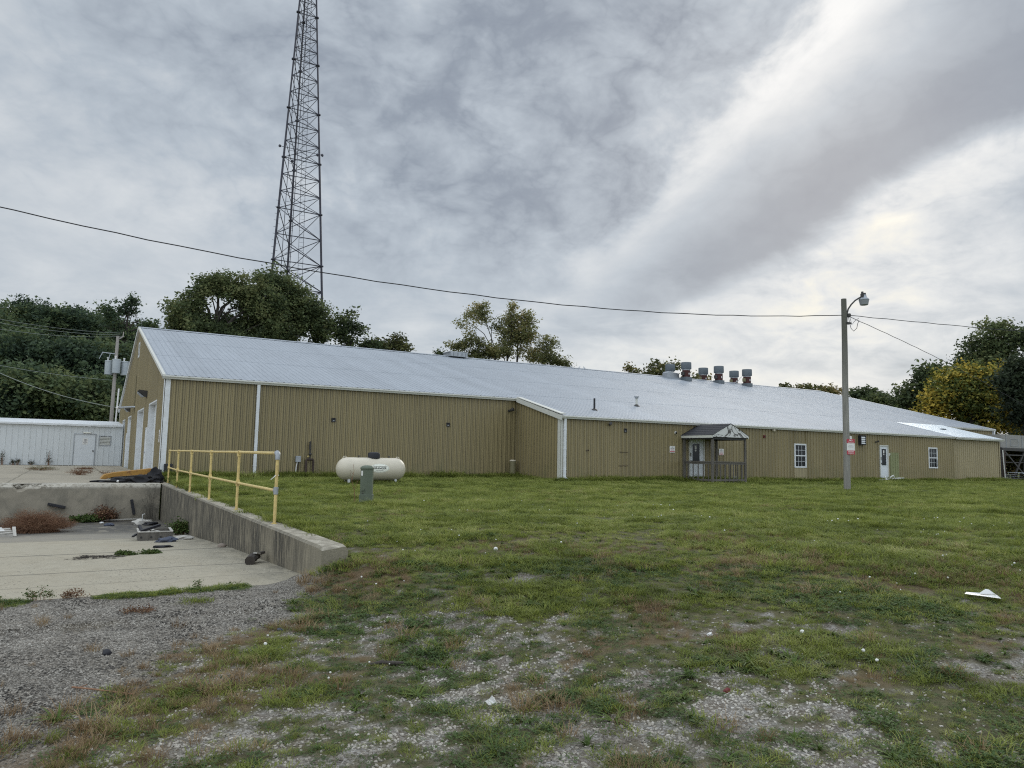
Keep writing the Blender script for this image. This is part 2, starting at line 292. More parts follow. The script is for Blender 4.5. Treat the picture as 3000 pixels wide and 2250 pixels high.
# ------------------------------------------------------------------ mesh helpers
def tag(o, label=None, cat=None, group=None, kind=None):
    if label: o['label'] = label
    if cat: o['category'] = cat
    if group: o['group'] = group
    if kind: o['kind'] = kind
    return o
def thing(name, label, cat, loc=(0, 0, 0), rz=0.0, group=None):
    o = bpy.data.objects.new(name, None); C.objects.link(o); o.location = loc; o.rotation_euler = (0, 0, rz); o.empty_display_size = .1
    return tag(o, label, cat, group)
class MB:
    """collects faces, then links them as one mesh object; coordinates are local to the parent"""
    def __init__(s): s.v = []; s.f = []
    def add(s, vs, fs):
        n = len(s.v); s.v += [tuple(float(c) for c in q) for q in vs]; s.f += [tuple(i+n for i in q) for q in fs]; return s
    def box(s, a, b, rz=0.0, piv=None):
        x0, y0, z0 = a; x1, y1, z1 = b
        vs = [(x0, y0, z0), (x1, y0, z0), (x1, y1, z0), (x0, y1, z0), (x0, y0, z1), (x1, y0, z1), (x1, y1, z1), (x0, y1, z1)]
        if rz:
            px, py = piv if piv else ((x0+x1)/2, (y0+y1)/2); c, q = math.cos(rz), math.sin(rz)
            vs = [(px+(x-px)*c-(y-py)*q, py+(x-px)*q+(y-py)*c, z) for x, y, z in vs]
        return s.add(vs, [(0, 3, 2, 1), (4, 5, 6, 7), (0, 1, 5, 4), (1, 2, 6, 5), (2, 3, 7, 6), (3, 0, 4, 7)])
    def bar(s, a, b, w, h=None, up=(0, 0, 1)):
        h = h or w; a = Vector(a); b = Vector(b); d = (b-a).normalized(); upv = Vector(up)
        if abs(d.dot(upv)) > .98: upv = Vector((1, 0, 0))
        sx_ = d.cross(upv).normalized()*w/2; sz_ = sx_.cross(d).normalized()*h/2
        vs = [a-sx_-sz_, a+sx_-sz_, a+sx_+sz_, a-sx_+sz_, b-sx_-sz_, b+sx_-sz_, b+sx_+sz_, b-sx_+sz_]
        return s.add(vs, [(0, 1, 2, 3), (7, 6, 5, 4), (0, 4, 5, 1), (1, 5, 6, 2), (2, 6, 7, 3), (3, 7, 4, 0)])
    def tube(s, pts, r, n=8, cap=True, closed=False):
        pts = [Vector(p) for p in pts]; rs = r if hasattr(r, '__len__') else [r]*len(pts); prev = None; base = len(s.v); m = len(pts)
        for i, p in enumerate(pts):
            d = (pts[(i+1) % m if closed else min(i+1, m-1)]-pts[(i-1) % m if closed else max(i-1, 0)]).normalized()
            if prev is None:
                t = Vector((0, 0, 1)) if abs(d.z) < .9 else Vector((1, 0, 0)); x = d.cross(t).normalized()
            else: x = (prev-d*prev.dot(d)).normalized()
            prev = x; y = d.cross(x)
            for k in range(n):
                a = 2*math.pi*k/n; q = p+(x*math.cos(a)+y*math.sin(a))*rs[i]; s.v.append(tuple(q))
        for i in range(m if closed else m-1):
            j = (i+1) % m
            for k in range(n):
                k2 = (k+1) % n; s.f.append((base+i*n+k, base+i*n+k2, base+j*n+k2, base+j*n+k))
        if cap and not closed:
            s.f.append(tuple(base+k for k in range(n))[::-1]); s.f.append(tuple(base+(m-1)*n+k for k in range(n)))
        return s
    def lathe(s, prof, c=(0, 0, 0), axis='z', n=20):
        base = len(s.v)
        for r, h in prof:
            for k in range(n):
                a = 2*math.pi*k/n; x, y = r*math.cos(a), r*math.sin(a)
                q = (x, y, h) if axis == 'z' else ((h, x, y) if axis == 'x' else (x, h, y))
                s.v.append((c[0]+q[0], c[1]+q[1], c[2]+q[2]))
        for i in range(len(prof)-1):
            for k in range(n):
                k2 = (k+1) % n; s.f.append((base+i*n+k, base+i*n+k2, base+(i+1)*n+k2, base+(i+1)*n+k))
        s.f.append(tuple(base+k for k in range(n))[::-1]); s.f.append(tuple(base+(len(prof)-1)*n+k for k in range(n)))
        return s
    def prism(s, poly, axis, a, b):
        def P3(p, t): return (t, p[0], p[1]) if axis == 'x' else ((p[0], t, p[1]) if axis == 'y' else (p[0], p[1], t))
        n = len(poly); vs = [P3(p, a) for p in poly]+[P3(p, b) for p in poly]
        return s.add(vs, [tuple(range(n))[::-1], tuple(range(n, 2*n))]+[(i, (i+1) % n, (i+1) % n+n, i+n) for i in range(n)])
    def lump(s, c, r, seed=0, jag=.3, n=2, flat=0.0):
        bm = bmesh.new(); bmesh.ops.create_icosphere(bm, subdivisions=n, radius=1.0); rr = random.Random(seed)
        ph = [rr.uniform(0, 6.28) for _ in range(6)]
        vs = []
        for v in bm.verts:
            p = v.co; k = 1+jag*(math.sin(3*p.x+ph[0])*math.sin(2.6*p.y+ph[1])+.6*math.sin(6*p.z+ph[2])*math.sin(5*p.x+ph[3])+.4*math.sin(9*p.y+ph[4]))*.6+rr.uniform(-1, 1)*jag*.18
            z = p.z*k
            if z < -flat_lim(flat): z = -flat_lim(flat)
            vs.append((c[0]+p.x*k*r[0], c[1]+p.y*k*r[1], c[2]+z*r[2]))
        fs = [tuple(v.index for v in f.verts) for f in bm.faces]; bm.free(); return s.add(vs, fs)
    def build(s, name, m, parent=None, smooth=False, fix=True, bevel=0.0):
        me = bpy.data.meshes.new(name); me.from_pydata(s.v, [], s.f); me.update()
        if fix:
            bm = bmesh.new(); bm.from_mesh(me); bmesh.ops.recalc_face_normals(bm, faces=bm.faces); bm.to_mesh(me); bm.free()
        if m is not None: me.materials.append(M[m] if isinstance(m, str) else m)
        if smooth: me.polygons.foreach_set('use_smooth', [True]*len(me.polygons))
        o = bpy.data.objects.new(name, me); C.objects.link(o)
        if parent is not None: o.parent = parent
        if smooth:
            try:
                me.set_sharp_from_angle(angle=R(40))
            except Exception: pass
        if bevel:
            bv = o.modifiers.new('bevel', 'BEVEL'); bv.width = bevel; bv.segments = 2; bv.limit_method = 'ANGLE'
        return o
def flat_lim(f): return 1.0 if f == 0 else f
def copy_tree(o, parent=None):
    c = o.copy(); C.objects.link(c)
    if parent is not None: c.parent = parent
    for ch in [q for q in bpy.data.objects if q.parent == o]: copy_tree(ch, c)
    return c
def text(name, body, size, m, parent, loc, rot=(math.pi/2, 0, 0), bold=.0, sx=1.0):
    cu = bpy.data.curves.new(name, 'FONT'); cu.body = body; cu.size = size; cu.align_x = 'CENTER'; cu.align_y = 'CENTER'; cu.offset = bold; cu.extrude = .0006
    to = bpy.data.objects.new('tmp', cu); C.objects.link(to)
    dg = bpy.context.evaluated_depsgraph_get(); me = bpy.data.meshes.new_from_object(to.evaluated_get(dg)); bpy.data.objects.remove(to)
    me.name = name; me.materials.clear(); me.materials.append(M[m]); me.transform(Matrix.Diagonal((sx, 1, 1, 1)))
    o = bpy.data.objects.new(name, me); C.objects.link(o); o.parent = parent; o.location = loc; o.rotation_euler = rot
    return o
# numpy value noise
def _h(ix, iy, s): 
    n = (ix.astype(np.int64)*374761393 + iy.astype(np.int64)*668265263 + s*144665) & 0x7fffffff
    n = ((n ^ (n >> 13))*1274126177) & 0x7fffffff
    n = n ^ (n >> 16)
    return (n & 0xffff)/65535.0
def vnoise(x, y, s=0):
    x = np.asarray(x, float); y = np.asarray(y, float)
    ix, iy = np.floor(x), np.floor(y); fx, fy = x-ix, y-iy; fx = fx*fx*(3-2*fx); fy = fy*fy*(3-2*fy)
    a = _h(ix, iy, s)*(1-fx)+_h(ix+1, iy, s)*fx; b = _h(ix, iy+1, s)*(1-fx)+_h(ix+1, iy+1, s)*fx
    return a*(1-fy)+b*fy
def fbm(x, y, o=4, s=0, g=.5):
    t = 0; a = 1; n = 0
    for i in range(o): t = t+a*vnoise(np.asarray(x)*2**i+i*17.3, np.asarray(y)*2**i-i*9.1, s+i); n += a; a *= g
    return t/n
def sst(a, b, x): t = np.clip((np.asarray(x, float)-a)/(b-a), 0, 1); return t*t*(3-2*t)
# ------------------------------------------------------------------ terrain
SLAB_Y = np.array([8.0, 9.25, 13.8, 18.5, 21.5, 24.0, 26.1]); SLAB_Z = np.array([-.40, -.42, -.61, -.88, -1.03, -1.09, -1.11])
def slab_z(y): return np.interp(y, SLAB_Y, SLAB_Z)
def gz_open(x, y):
    d = np.hypot(x, y)
    lawn = -.53+.53*sst(3.2, 11.5, d)+.10*sst(19, 26, y)+(fbm(x*.35, y*.35, 3, 5)-.5)*.10*sst(5, 10, d)+(fbm(x*1.6, y*1.6, 2, 8)-.5)*.045
    drive = -.53+.115*sst(4, 8.6, y)+(fbm(x*.9, y*.9, 3, 3)-.5)*.03
    t = sst(1.75, 3.1, x+.25*(fbm(y*.8, x*.8, 2, 4)-.5)-.12*(8.6-np.clip(y, 5, 8.6)))
    t = np.where(y > 8.7, sst(2.6, 2.8, x), t)
    far = sst(75, 130, y-.15*x)*2.5
    return drive*(1-t)+lawn*t + far
def gz(x, y):
    x = np.asarray(x, float); y = np.asarray(y, float)
    z = gz_open(x, y)
    edge = 8.62+(fbm(x*1.7, x*.3, 3, 21)-.5)*.5+.04*x
    pit = (x < 2.70) & (y > edge) & (y < 26.3)
    z = np.where(pit, slab_z(y)-.10, z)
    z = np.where((x < 2.70) & (y > 7.4) & (y <= edge), np.maximum(z, slab_z(np.maximum(y, 8.2))+.02*sst(7.6, 8.0, y)), z)
    z = np.where((x < 2.9) & (y >= 26.3) & (y < 54.5), -.12, z)
    return z
def dedge(y): return np.interp(y, [3.5, 4.75, 5.2, 5.65, 6.35, 6.7, 7.05, 8.2], [-1.3, -.30, .12, .38, .60, 1.15, 1.95, 2.3])
def grass_mask(x, y):       # 0 bare gravel .. 1 full turf
    d = np.hypot(x, y); n = fbm(x*3.4, y*5.0, 5, 31, .85); n2 = fbm(x*.8, y*1.1, 3, 37)
    thr = .482-.015*sst(3.4, 5.5, d)-.17*sst(5.6, 10.5, d+3.5*(n2-.5))-.2*sst(9.5, 13, d)
    m = sst(thr-.06, thr+.045, n*.80+n2*.20)
    # driveway gravel
    edge = dedge(y)+.9*(fbm(y*1.1, x*.5, 3, 41)-.5)
    drv = sst(-.22, .28, x-edge)
    m = m*drv
    weeds = sst(.66, .74, fbm(x*1.9, y*1.9, 3, 47))*.8
    m = np.maximum(m, weeds*(1-drv)*(y < 8.3)*sst(-.9, .3, x-edge+.9))
    m = np.where((y > 8.55) & (x > 2.8), np.maximum(m, sst(2.9, 3.3, x+.1*(n-.5))*1.0*sst(.25, .4, n+.35*sst(8.6, 12, y))), m)
    m = np.where((x < 2.72) & (y > 8.5), 0, m)
    return m
def brown_mask(x, y):
    d = np.hypot(x, y)
    b = sst(.58, .68, fbm(x*1.1+7, y*1.5, 4, 53))*(.65-.40*sst(7, 12, d))
    e = dedge(y)+.30; b = np.maximum(b, np.exp(-((x-e)/.42)**2)*sst(.40, .58, fbm(x*1.7, y*1.7, 3, 57))*(y < 6.9))
    b = np.maximum(b, .9*np.exp(-((x-.1)**2+(y-4.4)**2)/.35)*sst(.38, .55, fbm(x*2.1, y*2.1, 3, 58)))
    b = np.maximum(b, np.exp(-((x-2.75)**2+(y-7.9)**2)/.30)*1.0)
    return b
def axis(*segs):
    a = []
    for s0, s1, st in segs: a += list(np.arange(s0, s1-1e-6, st))
    return np.array(sorted(set(np.round(a+[segs[-1][1]], 4))))
gx = axis((-600, -60, 40), (-60, -10, 4), (-10, -3, .6), (-3, 12, .07), (12, 24, .25), (24, 64, 1.0), (64, 140, 6), (140, 900, 60))
gx = np.array(sorted(set(list(gx)+[2.66, 2.74])))
gy = axis((-200, -10, 30), (-10, 1, 1.0), (1, 14, .07), (14, 30, .4), (30, 60, 2.0), (60, 140, 8), (140, 1200, 60))
gy = np.array(sorted(set(list(gy)+[26.25, 26.35])))
XX, YY = np.meshgrid(gx, gy); ZZ = gz(XX, YY); nx, ny = len(gx), len(gy)
def grid_mesh(name, XX, YY, ZZ, m, attrs=None):
    ny, nx = XX.shape
    vs = np.stack([XX, YY, ZZ], -1).reshape(-1, 3); i = np.arange(ny-1)[:, None]*nx+np.arange(nx-1)[None]; q = np.stack([i, i+1, i+nx+1, i+nx], -1).reshape(-1, 4)
    me = bpy.data.meshes.new(name); me.vertices.add(len(vs)); me.vertices.foreach_set('co', vs.ravel())
    me.loops.add(q.size); me.loops.foreach_set('vertex_index', q.ravel()); me.polygons.add(len(q)); me.polygons.foreach_set('loop_start', np.arange(len(q))*4)
    me.update(calc_edges=True); me.polygons.foreach_set('use_smooth', [True]*len(q))
    for k, a in (attrs or {}).items():
        at_ = me.attributes.new(k, 'FLOAT', 'POINT'); at_.data.foreach_set('value', a.ravel().astype(np.float32))
    me.materials.append(M[m] if isinstance(m, str) else m); o = bpy.data.objects.new(name, me); C.objects.link(o); return o
gm = bpy.data.materials.new('ground'); gm.use_nodes = True; t = gm.node_tree; b = t.nodes['Principled BSDF']; b.inputs['Roughness'].default_value = .95; b.inputs['Specular IOR Level'].default_value = .15
tcn = t.nodes.new('ShaderNodeTexCoord'); vec = tcn.outputs['Object']
def attr(t, k):
    n = t.nodes.new('ShaderNodeAttribute'); n.attribute_name = k; return V(t, n.outputs['Fac'])
g_, br_, dv_ = attr(t, 'grass'), attr(t, 'brown'), attr(t, 'drive')
vo = t.nodes.new('ShaderNodeTexVoronoi'); vo.inputs['Scale'].default_value = 62.0; t.links.new(vec, vo.inputs['Vector'])
vo2 = t.nodes.new('ShaderNodeTexVoronoi'); vo2.inputs['Scale'].default_value = 110.0; t.links.new(vec, vo2.inputs['Vector'])
def bw(s): 
    n = t.nodes.new('ShaderNodeRGBToBW'); t.links.new(s, n.inputs[0]); return V(t, n.outputs[0])
stone = bw(vo.outputs['Color']); stone2 = bw(vo2.outputs['Color'])
lime = ramp(t, stone, [(0, (.11, .10, .085)), (.4, (.21, .195, .17)), (.7, (.31, .295, .27)), (1, (.50, .485, .46))])
drv = ramp(t, stone2, [(0, (.040, .037, .033)), (.35, (.135, .123, .106)), (.65, (.28, .26, .225)), (1, (.58, .55, .49))])
dirt = ramp(t, noise(t, vec, 14, 5, .7), [(.3, (.085, .067, .048)), (.7, (.155, .125, .09))])
gr = mix(t, dv_, lime, drv)
gr = mix(t, noise(t, vec, 3.6, 6, .7).ss(.40, .60)*.7*(1.0-dv_*.65), gr, dirt)
far = attr(t, 'far')
gcol = ramp(t, noise(t, vec, 3.0, 8, .75), [(.25, (.045, .058, .018)), (.5, (.085, .105, .028)), (.75, (.13, .145, .045))])
gcol2 = ramp(t, noise(t, vec, .35, 4, .6), [(.3, (.8, .9, .8)), (.7, (1.2, 1.1, 1.0))])
gcol = mix(t, 1.0, gcol, gcol2, 'MULTIPLY')
c = mix(t, br_*.8, mix(t, .6, gcol, dirt), (.15, .10, .058))
c = mix(t, (1.0-g_)*(1.0-br_*.45), c, gr)
c = mix(t, far, c, gcol)
t.links.new(c, b.inputs['Base Color'])
bn = t.nodes.new('ShaderNodeBump'); bn.inputs['Strength'].default_value = .9; bn.inputs['Distance'].default_value = .02
hh = V(t, vo.outputs['Distance'])*-1.0+noise(t, vec, 30, 4, .7)
t.links.new(hh.s, bn.inputs['Height']); t.links.new(bn.outputs[0], b.inputs['Normal'])
dist = np.hypot(XX, YY)
drive_a = 1-sst(-.3, .5, XX-dedge(YY)-.15)
ground = grid_mesh('ground', XX, YY, ZZ, gm, {'grass': grass_mask(XX, YY), 'brown': brown_mask(XX, YY), 'drive': drive_a, 'far': sst(12, 16, dist)})
tag(ground, kind='structure', label='grassy ground running into limestone gravel')
# ramp slab, apron
sxs = axis((-60, -8, 8), (-8, 2.5, .5)); sxs = np.append(sxs, 2.552); sys_ = axis((8.25, 26.1, .35)); SX, SY = np.meshgrid(sxs, sys_)
tag(grid_mesh('loading_ramp', SX, SY, slab_z(SY)+(fbm(SX*.6, SY*.6, 3, 71)-.5)*.02, 'slab'), kind='structure', label='pale concrete loading ramp sloping down to the dock')
ax = np.append(axis((-60, -8, 8), (-8, 2.5, .3)), 2.77); ay = axis((26.30, 54.2, .5)); AX, AY = np.meshgrid(ax, ay)
tag(grid_mesh('apron', AX, AY, .0+(fbm(AX*.5, AY*.5, 3, 73)-.5)*.03, 'apron'), kind='structure', label='cracked concrete yard above the dock')
# dock wall with a broken top edge
def dock_top(x):
    x = np.asarray(x, float); return -.015-.20*sst(.6, .35, np.abs(x+1.05+.0)/.62)*(fbm(x*3.2, x*0+2, 3, 81)*1.2)-.10*sst(-1.9, -2.3, x)*fbm(x*2, x*0, 3, 83)
dw = MB(); xs = np.arange(-14, 2.551, .06); n0 = len(xs)
tp = np.minimum(-.004, dock_top(xs)*np.where(xs > -.15, .12, 1.0)); rec = (fbm(xs*4, xs*0+5, 3, 85))*.10*np.where(xs < .1, 1, .15)
vsw = []
for x, z, r_ in zip(xs, tp, rec):
    vsw += [(x, 26.06, -1.3), (x, 26.06, min(z, 0)-.07), (x, 26.06+r_+.03, z), (x, 26.42+.1*vnoise(x*6, 1, 9), .022), (x, 26.6, -.2)]
fsw = []
for i in range(n0-1):
    for k in range(4): a = i*5+k; fsw.append((a, a+1, a+6, a+5))
dw.add(vsw, fsw)
dock = dw.build('dock_wall', 'dock', smooth=False); tag(dock, 'stained concrete dock wall with a crumbled top edge at the foot of the yard', 'wall')
g = MB(); rq = random.Random(5)
for k in range(110):
    x = rq.choice([rq.uniform(-2.2, -.25), rq.uniform(-1.6, -.5)]); r_ = rq.uniform(.015, .055); g.lump((x, 26.12+rq.uniform(0, .35), -.02+rq.uniform(-.03, .02)-.08*rq.random()*(x > -1.6)), (r_*1.5, r_, r_*.7), k, .3, 1)
tag(g.build('concrete_rubble', 'conc'), 'crumbled concrete rubble along the broken dock edge', kind='stuff')
# retaining wall
rw = MB(); ys = np.arange(8.62, 26.30, .12); vsr = []
for i, y in enumerate(ys):
    sl_ = max(0, 1-(y-8.62)/.06)*.35; top = -.0-(.045*sl_)+(vnoise(y*1.1, 0, 5)-.5)*.004
    xl = 2.545; xr = 2.83+(.04 if y < 10 else 0)
    vsr += [(xl, y-.10*sl_, -1.35 if y > 12 else -.8), (xl, y-.12*sl_, top-.03), (xl+.025, y, top), (xr-.03, y, top+.004), (xr, y, top-.03), (xr, y-.05*sl_, -.9)]
fr = []
for i in range(len(ys)-1):
    for k in range(5): a = i*6+k; fr.append((a, a+1, a+7, a+6))
fr.append((0, 1, 2, 3, 4, 5)); fr.append(tuple((len(ys)-1)*6+k for k in range(6))[::-1])
rw.add(vsr, fr); tag(rw.build('retaining_wall', 'concdark'), 'streaked concrete retaining wall between the ramp and the lawn', 'wall')
# ------------------------------------------------------------------ metal building
X0, X1, YW, YR, YF = 2.78, 58.6, 29.62, 44.4, 59.2; ZE = 3.80; SL = .2567; YB, XB0, XB1, XK = 25.95, 17.6, 46.8, 52.05
def rz_(y): return ZE+SL*(min(y, 2*YR-y)-YW)
PER = .2286
def ribs(a, b):
    xs = []; k0 = math.floor(a/PER)
    for k in range(k0, int(b/PER)+2):
        x = k*PER
        for dx_, h in ((0, 0), (.080, 0), (.090, .026), (.148, .026), (.158, 0)):
            q = x+dx_
            if a+.002 < q < b-.002: xs.append((q, h))
    return [(a, 0)]+xs+[(b, 0)]
def ribwall(mb, ax_, a, b, off, sgn, z0, ztop, holes=()):
    """ribbed sheet wall running along x ('x') or y ('y'); sgn = outward direction along the other axis"""
    pr = ribs(a, b)
    extra = sorted({h for ho in holes for h in ho[:2]})
    for e in extra:
        if not any(abs(e-p[0]) < 1e-4 for p in pr): pr.append((e, 0))
    pr.sort()
    for (p, h), (q, g) in zip(pr, pr[1:]):
        m = (p+q)/2; iv = [(None, None)]
        zs = [z0]+sorted(sum(([ho[2], ho[3]] for ho in holes if ho[0] < m < ho[1]), []))+['t']
        for k in range(0, len(zs)-1, 2):
            lo, hi = zs[k], zs[k+1]
            if lo == hi: continue
            zp0, zq0 = lo, lo; zp1 = ztop(p) if hi == 't' else hi; zq1 = ztop(q) if hi == 't' else hi
            P_ = lambda t_, hh_, z: (t_, off+sgn*hh_, z) if ax_ == 'x' else (off+sgn*hh_, t_, z)
            mb.add([P_(p, h, zp0), P_(q, g, zq0), P_(q, g, zq1), P_(p, h, zp1)], [(0, 1, 2, 3)])
bld = thing('metal_building', 'long olive metal hall with a ribbed silver roof filling the middle of the view', 'building')
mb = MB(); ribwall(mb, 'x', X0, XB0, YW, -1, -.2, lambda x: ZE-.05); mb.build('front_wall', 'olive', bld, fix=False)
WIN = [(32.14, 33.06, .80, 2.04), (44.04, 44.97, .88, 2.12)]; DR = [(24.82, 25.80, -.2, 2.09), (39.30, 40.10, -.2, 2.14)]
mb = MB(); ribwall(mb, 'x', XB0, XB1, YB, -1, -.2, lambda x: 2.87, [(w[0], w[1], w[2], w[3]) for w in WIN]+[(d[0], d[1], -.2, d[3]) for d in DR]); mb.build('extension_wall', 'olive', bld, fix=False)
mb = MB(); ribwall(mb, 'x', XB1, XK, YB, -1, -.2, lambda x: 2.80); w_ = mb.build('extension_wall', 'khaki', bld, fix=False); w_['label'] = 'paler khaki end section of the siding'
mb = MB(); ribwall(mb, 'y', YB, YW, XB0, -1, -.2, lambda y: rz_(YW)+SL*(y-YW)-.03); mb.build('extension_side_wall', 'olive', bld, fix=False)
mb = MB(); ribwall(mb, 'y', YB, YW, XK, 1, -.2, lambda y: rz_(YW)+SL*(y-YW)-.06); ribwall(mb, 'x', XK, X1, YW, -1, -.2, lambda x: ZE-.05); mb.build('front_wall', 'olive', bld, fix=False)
GD = [(32.1, 35.6, 3.03), (38.25, 42.0, 3.0), (46.6, 49.3, 2.95), (52.2, 54.6, 2.92)]; GM = [(35.72, 36.62, 2.03), (49.42, 50.3, 2.0)]
holes = [(a, b_, -.2, z) for a, b_, z in GD]+[(a, b_, -.2, z) for a, b_, z in GM]
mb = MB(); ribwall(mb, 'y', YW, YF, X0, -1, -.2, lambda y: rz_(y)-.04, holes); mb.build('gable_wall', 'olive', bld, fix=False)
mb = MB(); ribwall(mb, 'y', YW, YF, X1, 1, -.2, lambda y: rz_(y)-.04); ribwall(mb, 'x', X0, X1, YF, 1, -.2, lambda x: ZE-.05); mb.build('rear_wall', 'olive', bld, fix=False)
# roof sheets
def ribroof(mb, xa, xb, y0, y1, lift=0.0, zf=None):
    pr = ribs(xa, xb); zf = zf or (lambda y: ZE+SL*(y-YW)); m = max(1, int(abs(y1-y0)/4.5)); ysn = np.linspace(y0, y1, m+1)
    pr = [(p, h*.4) for p, h in pr]
    for (p, h), (q, g) in zip(pr, pr[1:]):
        for ya, yb in zip(ysn, ysn[1:]):
            ov = .008
            mb.add([(p, ya, zf(ya)+h+lift+ov), (q, ya, zf(ya)+g+lift+ov), (q, yb, zf(yb)+g+lift), (p, yb, zf(yb)+h+lift)], [(0, 1, 2, 3)])
    for ya in ysn[1:-1]:
        for (p, h), (q, g) in zip(pr, pr[1:]):
            mb.add([(p, ya, zf(ya)+h+lift), (q, ya, zf(ya)+g+lift), (q, ya, zf(ya)+g+lift+ov), (p, ya, zf(ya)+h+lift+ov)], [(0, 1, 2, 3)])
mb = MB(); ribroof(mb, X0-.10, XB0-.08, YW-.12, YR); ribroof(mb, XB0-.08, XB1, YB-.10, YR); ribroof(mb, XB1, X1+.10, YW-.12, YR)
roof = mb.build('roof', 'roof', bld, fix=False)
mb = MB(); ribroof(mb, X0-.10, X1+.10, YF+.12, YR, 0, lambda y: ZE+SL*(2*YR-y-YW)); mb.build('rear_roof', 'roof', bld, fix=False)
mb = MB(); ribroof(mb, XB1-.05, XK+.10, YB-.22, YW+.06, .028, lambda y: ZE+(SL+.004)*(y-YW)); o = mb.build('extension_roof', 'roof2', bld, fix=False); o['label'] = 'newer bright galvanised sheets over the end section'
mb = MB(); zr = ZE+SL*(YR-YW); mb.prism([(YR-.22, zr-.02), (YR, zr+.055), (YR+.22, zr-.02), (YR+.22, zr-.035), (YR, zr+.04), (YR-.22, zr-.035)], 'x', X0-.11, X1+.11); mb.build('ridge_cap', 'roof', bld)
# fascias and gutters
def gutter(x0_, x1_, y, z, name='gutter', m='cream'):
    g = MB(); pr = [(y-.105, z), (y-.125, z-.02), (y-.125, z-.055), (y-.10, z-.065), (y-.085, z-.125), (y-.01, z-.125), (y-.01, z-.01), (y-.105, z)]
    g.prism(pr[:-1], 'x', x0_, x1_); return g.build(name, m, bld)
gutter(X0-.12, XB0-.08, YW-.055, ZE-.035); gutter(XB0-.02, XB1-.03, YB-.055, rz_(YW)+SL*(YB-YW)-.02); gutter(XB1-.02, XK+.12, YB-.175, rz_(YW)+SL*(YB-YW)-.055); gutter(XK+.1, X1+.12, YW-.055, ZE-.035)
def rake(x, y0, y1, t0, t1, name, m='cream', dep=.15, zf=None):
    zf = zf or (lambda y: ZE+SL*(y-YW)); g = MB()
    vs = [(x+a, y, zf(y)+b_) for y in (y0, y1) for a, b_ in ((t0, .03), (t1, .03), (t1, -dep), (t0, -dep))]
    g.add(vs, [(0, 1, 2, 3), (7, 6, 5, 4), (0, 4, 5, 1), (1, 5, 6, 2), (2, 6, 7, 3), (3, 7, 4, 0)]); return g.build(name, m, bld)
rake(X0, YW-.16, YR, -.12, -.022, 'rake_trim', 'cream', .09); rake(X0, YR, YF+.16, -.13, -.022, 'rake_trim', 'white', .12, lambda y: ZE+SL*(2*YR-y-YW))
rake(X1, YW-.16, YR, .022, .13, 'rake_trim', 'white', .12); rake(X1, YR, YF+.16, .022, .13, 'rake_trim', 'white', .12, lambda y: ZE+SL*(2*YR-y-YW))
rake(XB0, YB-.14, YW-.17, -.11, -.022, 'rake_trim', 'cream', .17); rake(XK, YB-.14, YW-.17, .022, .10, 'rake_trim', 'cream', .13)
g = MB(); g.prism([(YB-.14, 2.90), (YW-.2, 3.80), (YW-.2, 3.825), (YB-.14, 2.925)], 'x', XB0-.11, XB0+.16); g.build('rake_flashing', 'cream', bld)
# corner trims
def ctrim(x, y, z0, z1, wx, wy, m='white'):
    g = MB(); g.box((min(x, x+wx), y-.034, z0), (max(x, x+wx), y-.021, z1)); g.box((x-.034 if wx > 0 else x+.021, y-.034, z0), (x-.021 if wx > 0 else x+.034, y+wy, z1)); return g.build('corner_trim', m, bld)
ctrim(X0, YW, -.15, ZE-.16, .17, .19); ctrim(XB0, YB, -.15, 2.72, .10, .17, 'cream'); ctrim(XK, YB, -.15, 2.66, -.10, .1, 'khaki'); ctrim(X1, YW, -.15, ZE-.16, -.12, .1)
g = MB(); g.box((X0-.034, YF-.12, -.1), (X0-.021, YF, ZE-.1)); g.build('corner_trim', 'white', bld)
# downspouts
def spout(x, y, zt, zb, kick=.0, m='white'):
    g = MB(); g.box((x-.055, y-.125, zb+.12), (x+.055, y-.045, zt)); g.bar((x, y-.085, zb+.14), (x+kick, y-.22, zb+.05), .11, .08)
    for z in (zt-.5, (zt+zb)/2, zb+.45): g.box((x-.062, y-.129, z), (x+.062, y-.03, z+.03))
    return g.build('downspout', m, bld)
spout(6.04, YW, ZE-.14, .08, -.02); spout(XB0+.17, YB, 2.74, .12, .06)
g = MB(); g.tube([(X1-.05, YW-.13, ZE-.16), (X1-.05, YW-.13, ZE-.35), (X1-.10, YW-.12, ZE-.5)], .06, 10); g.build('downspout', 'white', bld, True)
# base flashing dark line, sheet lap under the window
g = MB(); g.box((32.12, YB-.028, .10), (33.06, YB-.022, .78)); g.build('wall_panel', 'khaki', bld)
g = MB(); ribwall(g, 'x', 40.28, 41.12, YB-.006, -1, -.1, lambda x: 1.74); o = g.build('wall_panel', 'patch', bld, fix=False); o['label'] = 'square of lighter green sheeting beside the door'
g = MB()
for z in (.76, 1.36): g.box((20.66, YB-.026, z), (21.22, YB-.0195, z+.022))
for x in (20.68, 20.95, 21.17): g.box((x, YB-.025, .78), (x+.02, YB-.0192, 1.36))
g.build('cut_outline', 'brownpipe', bld)
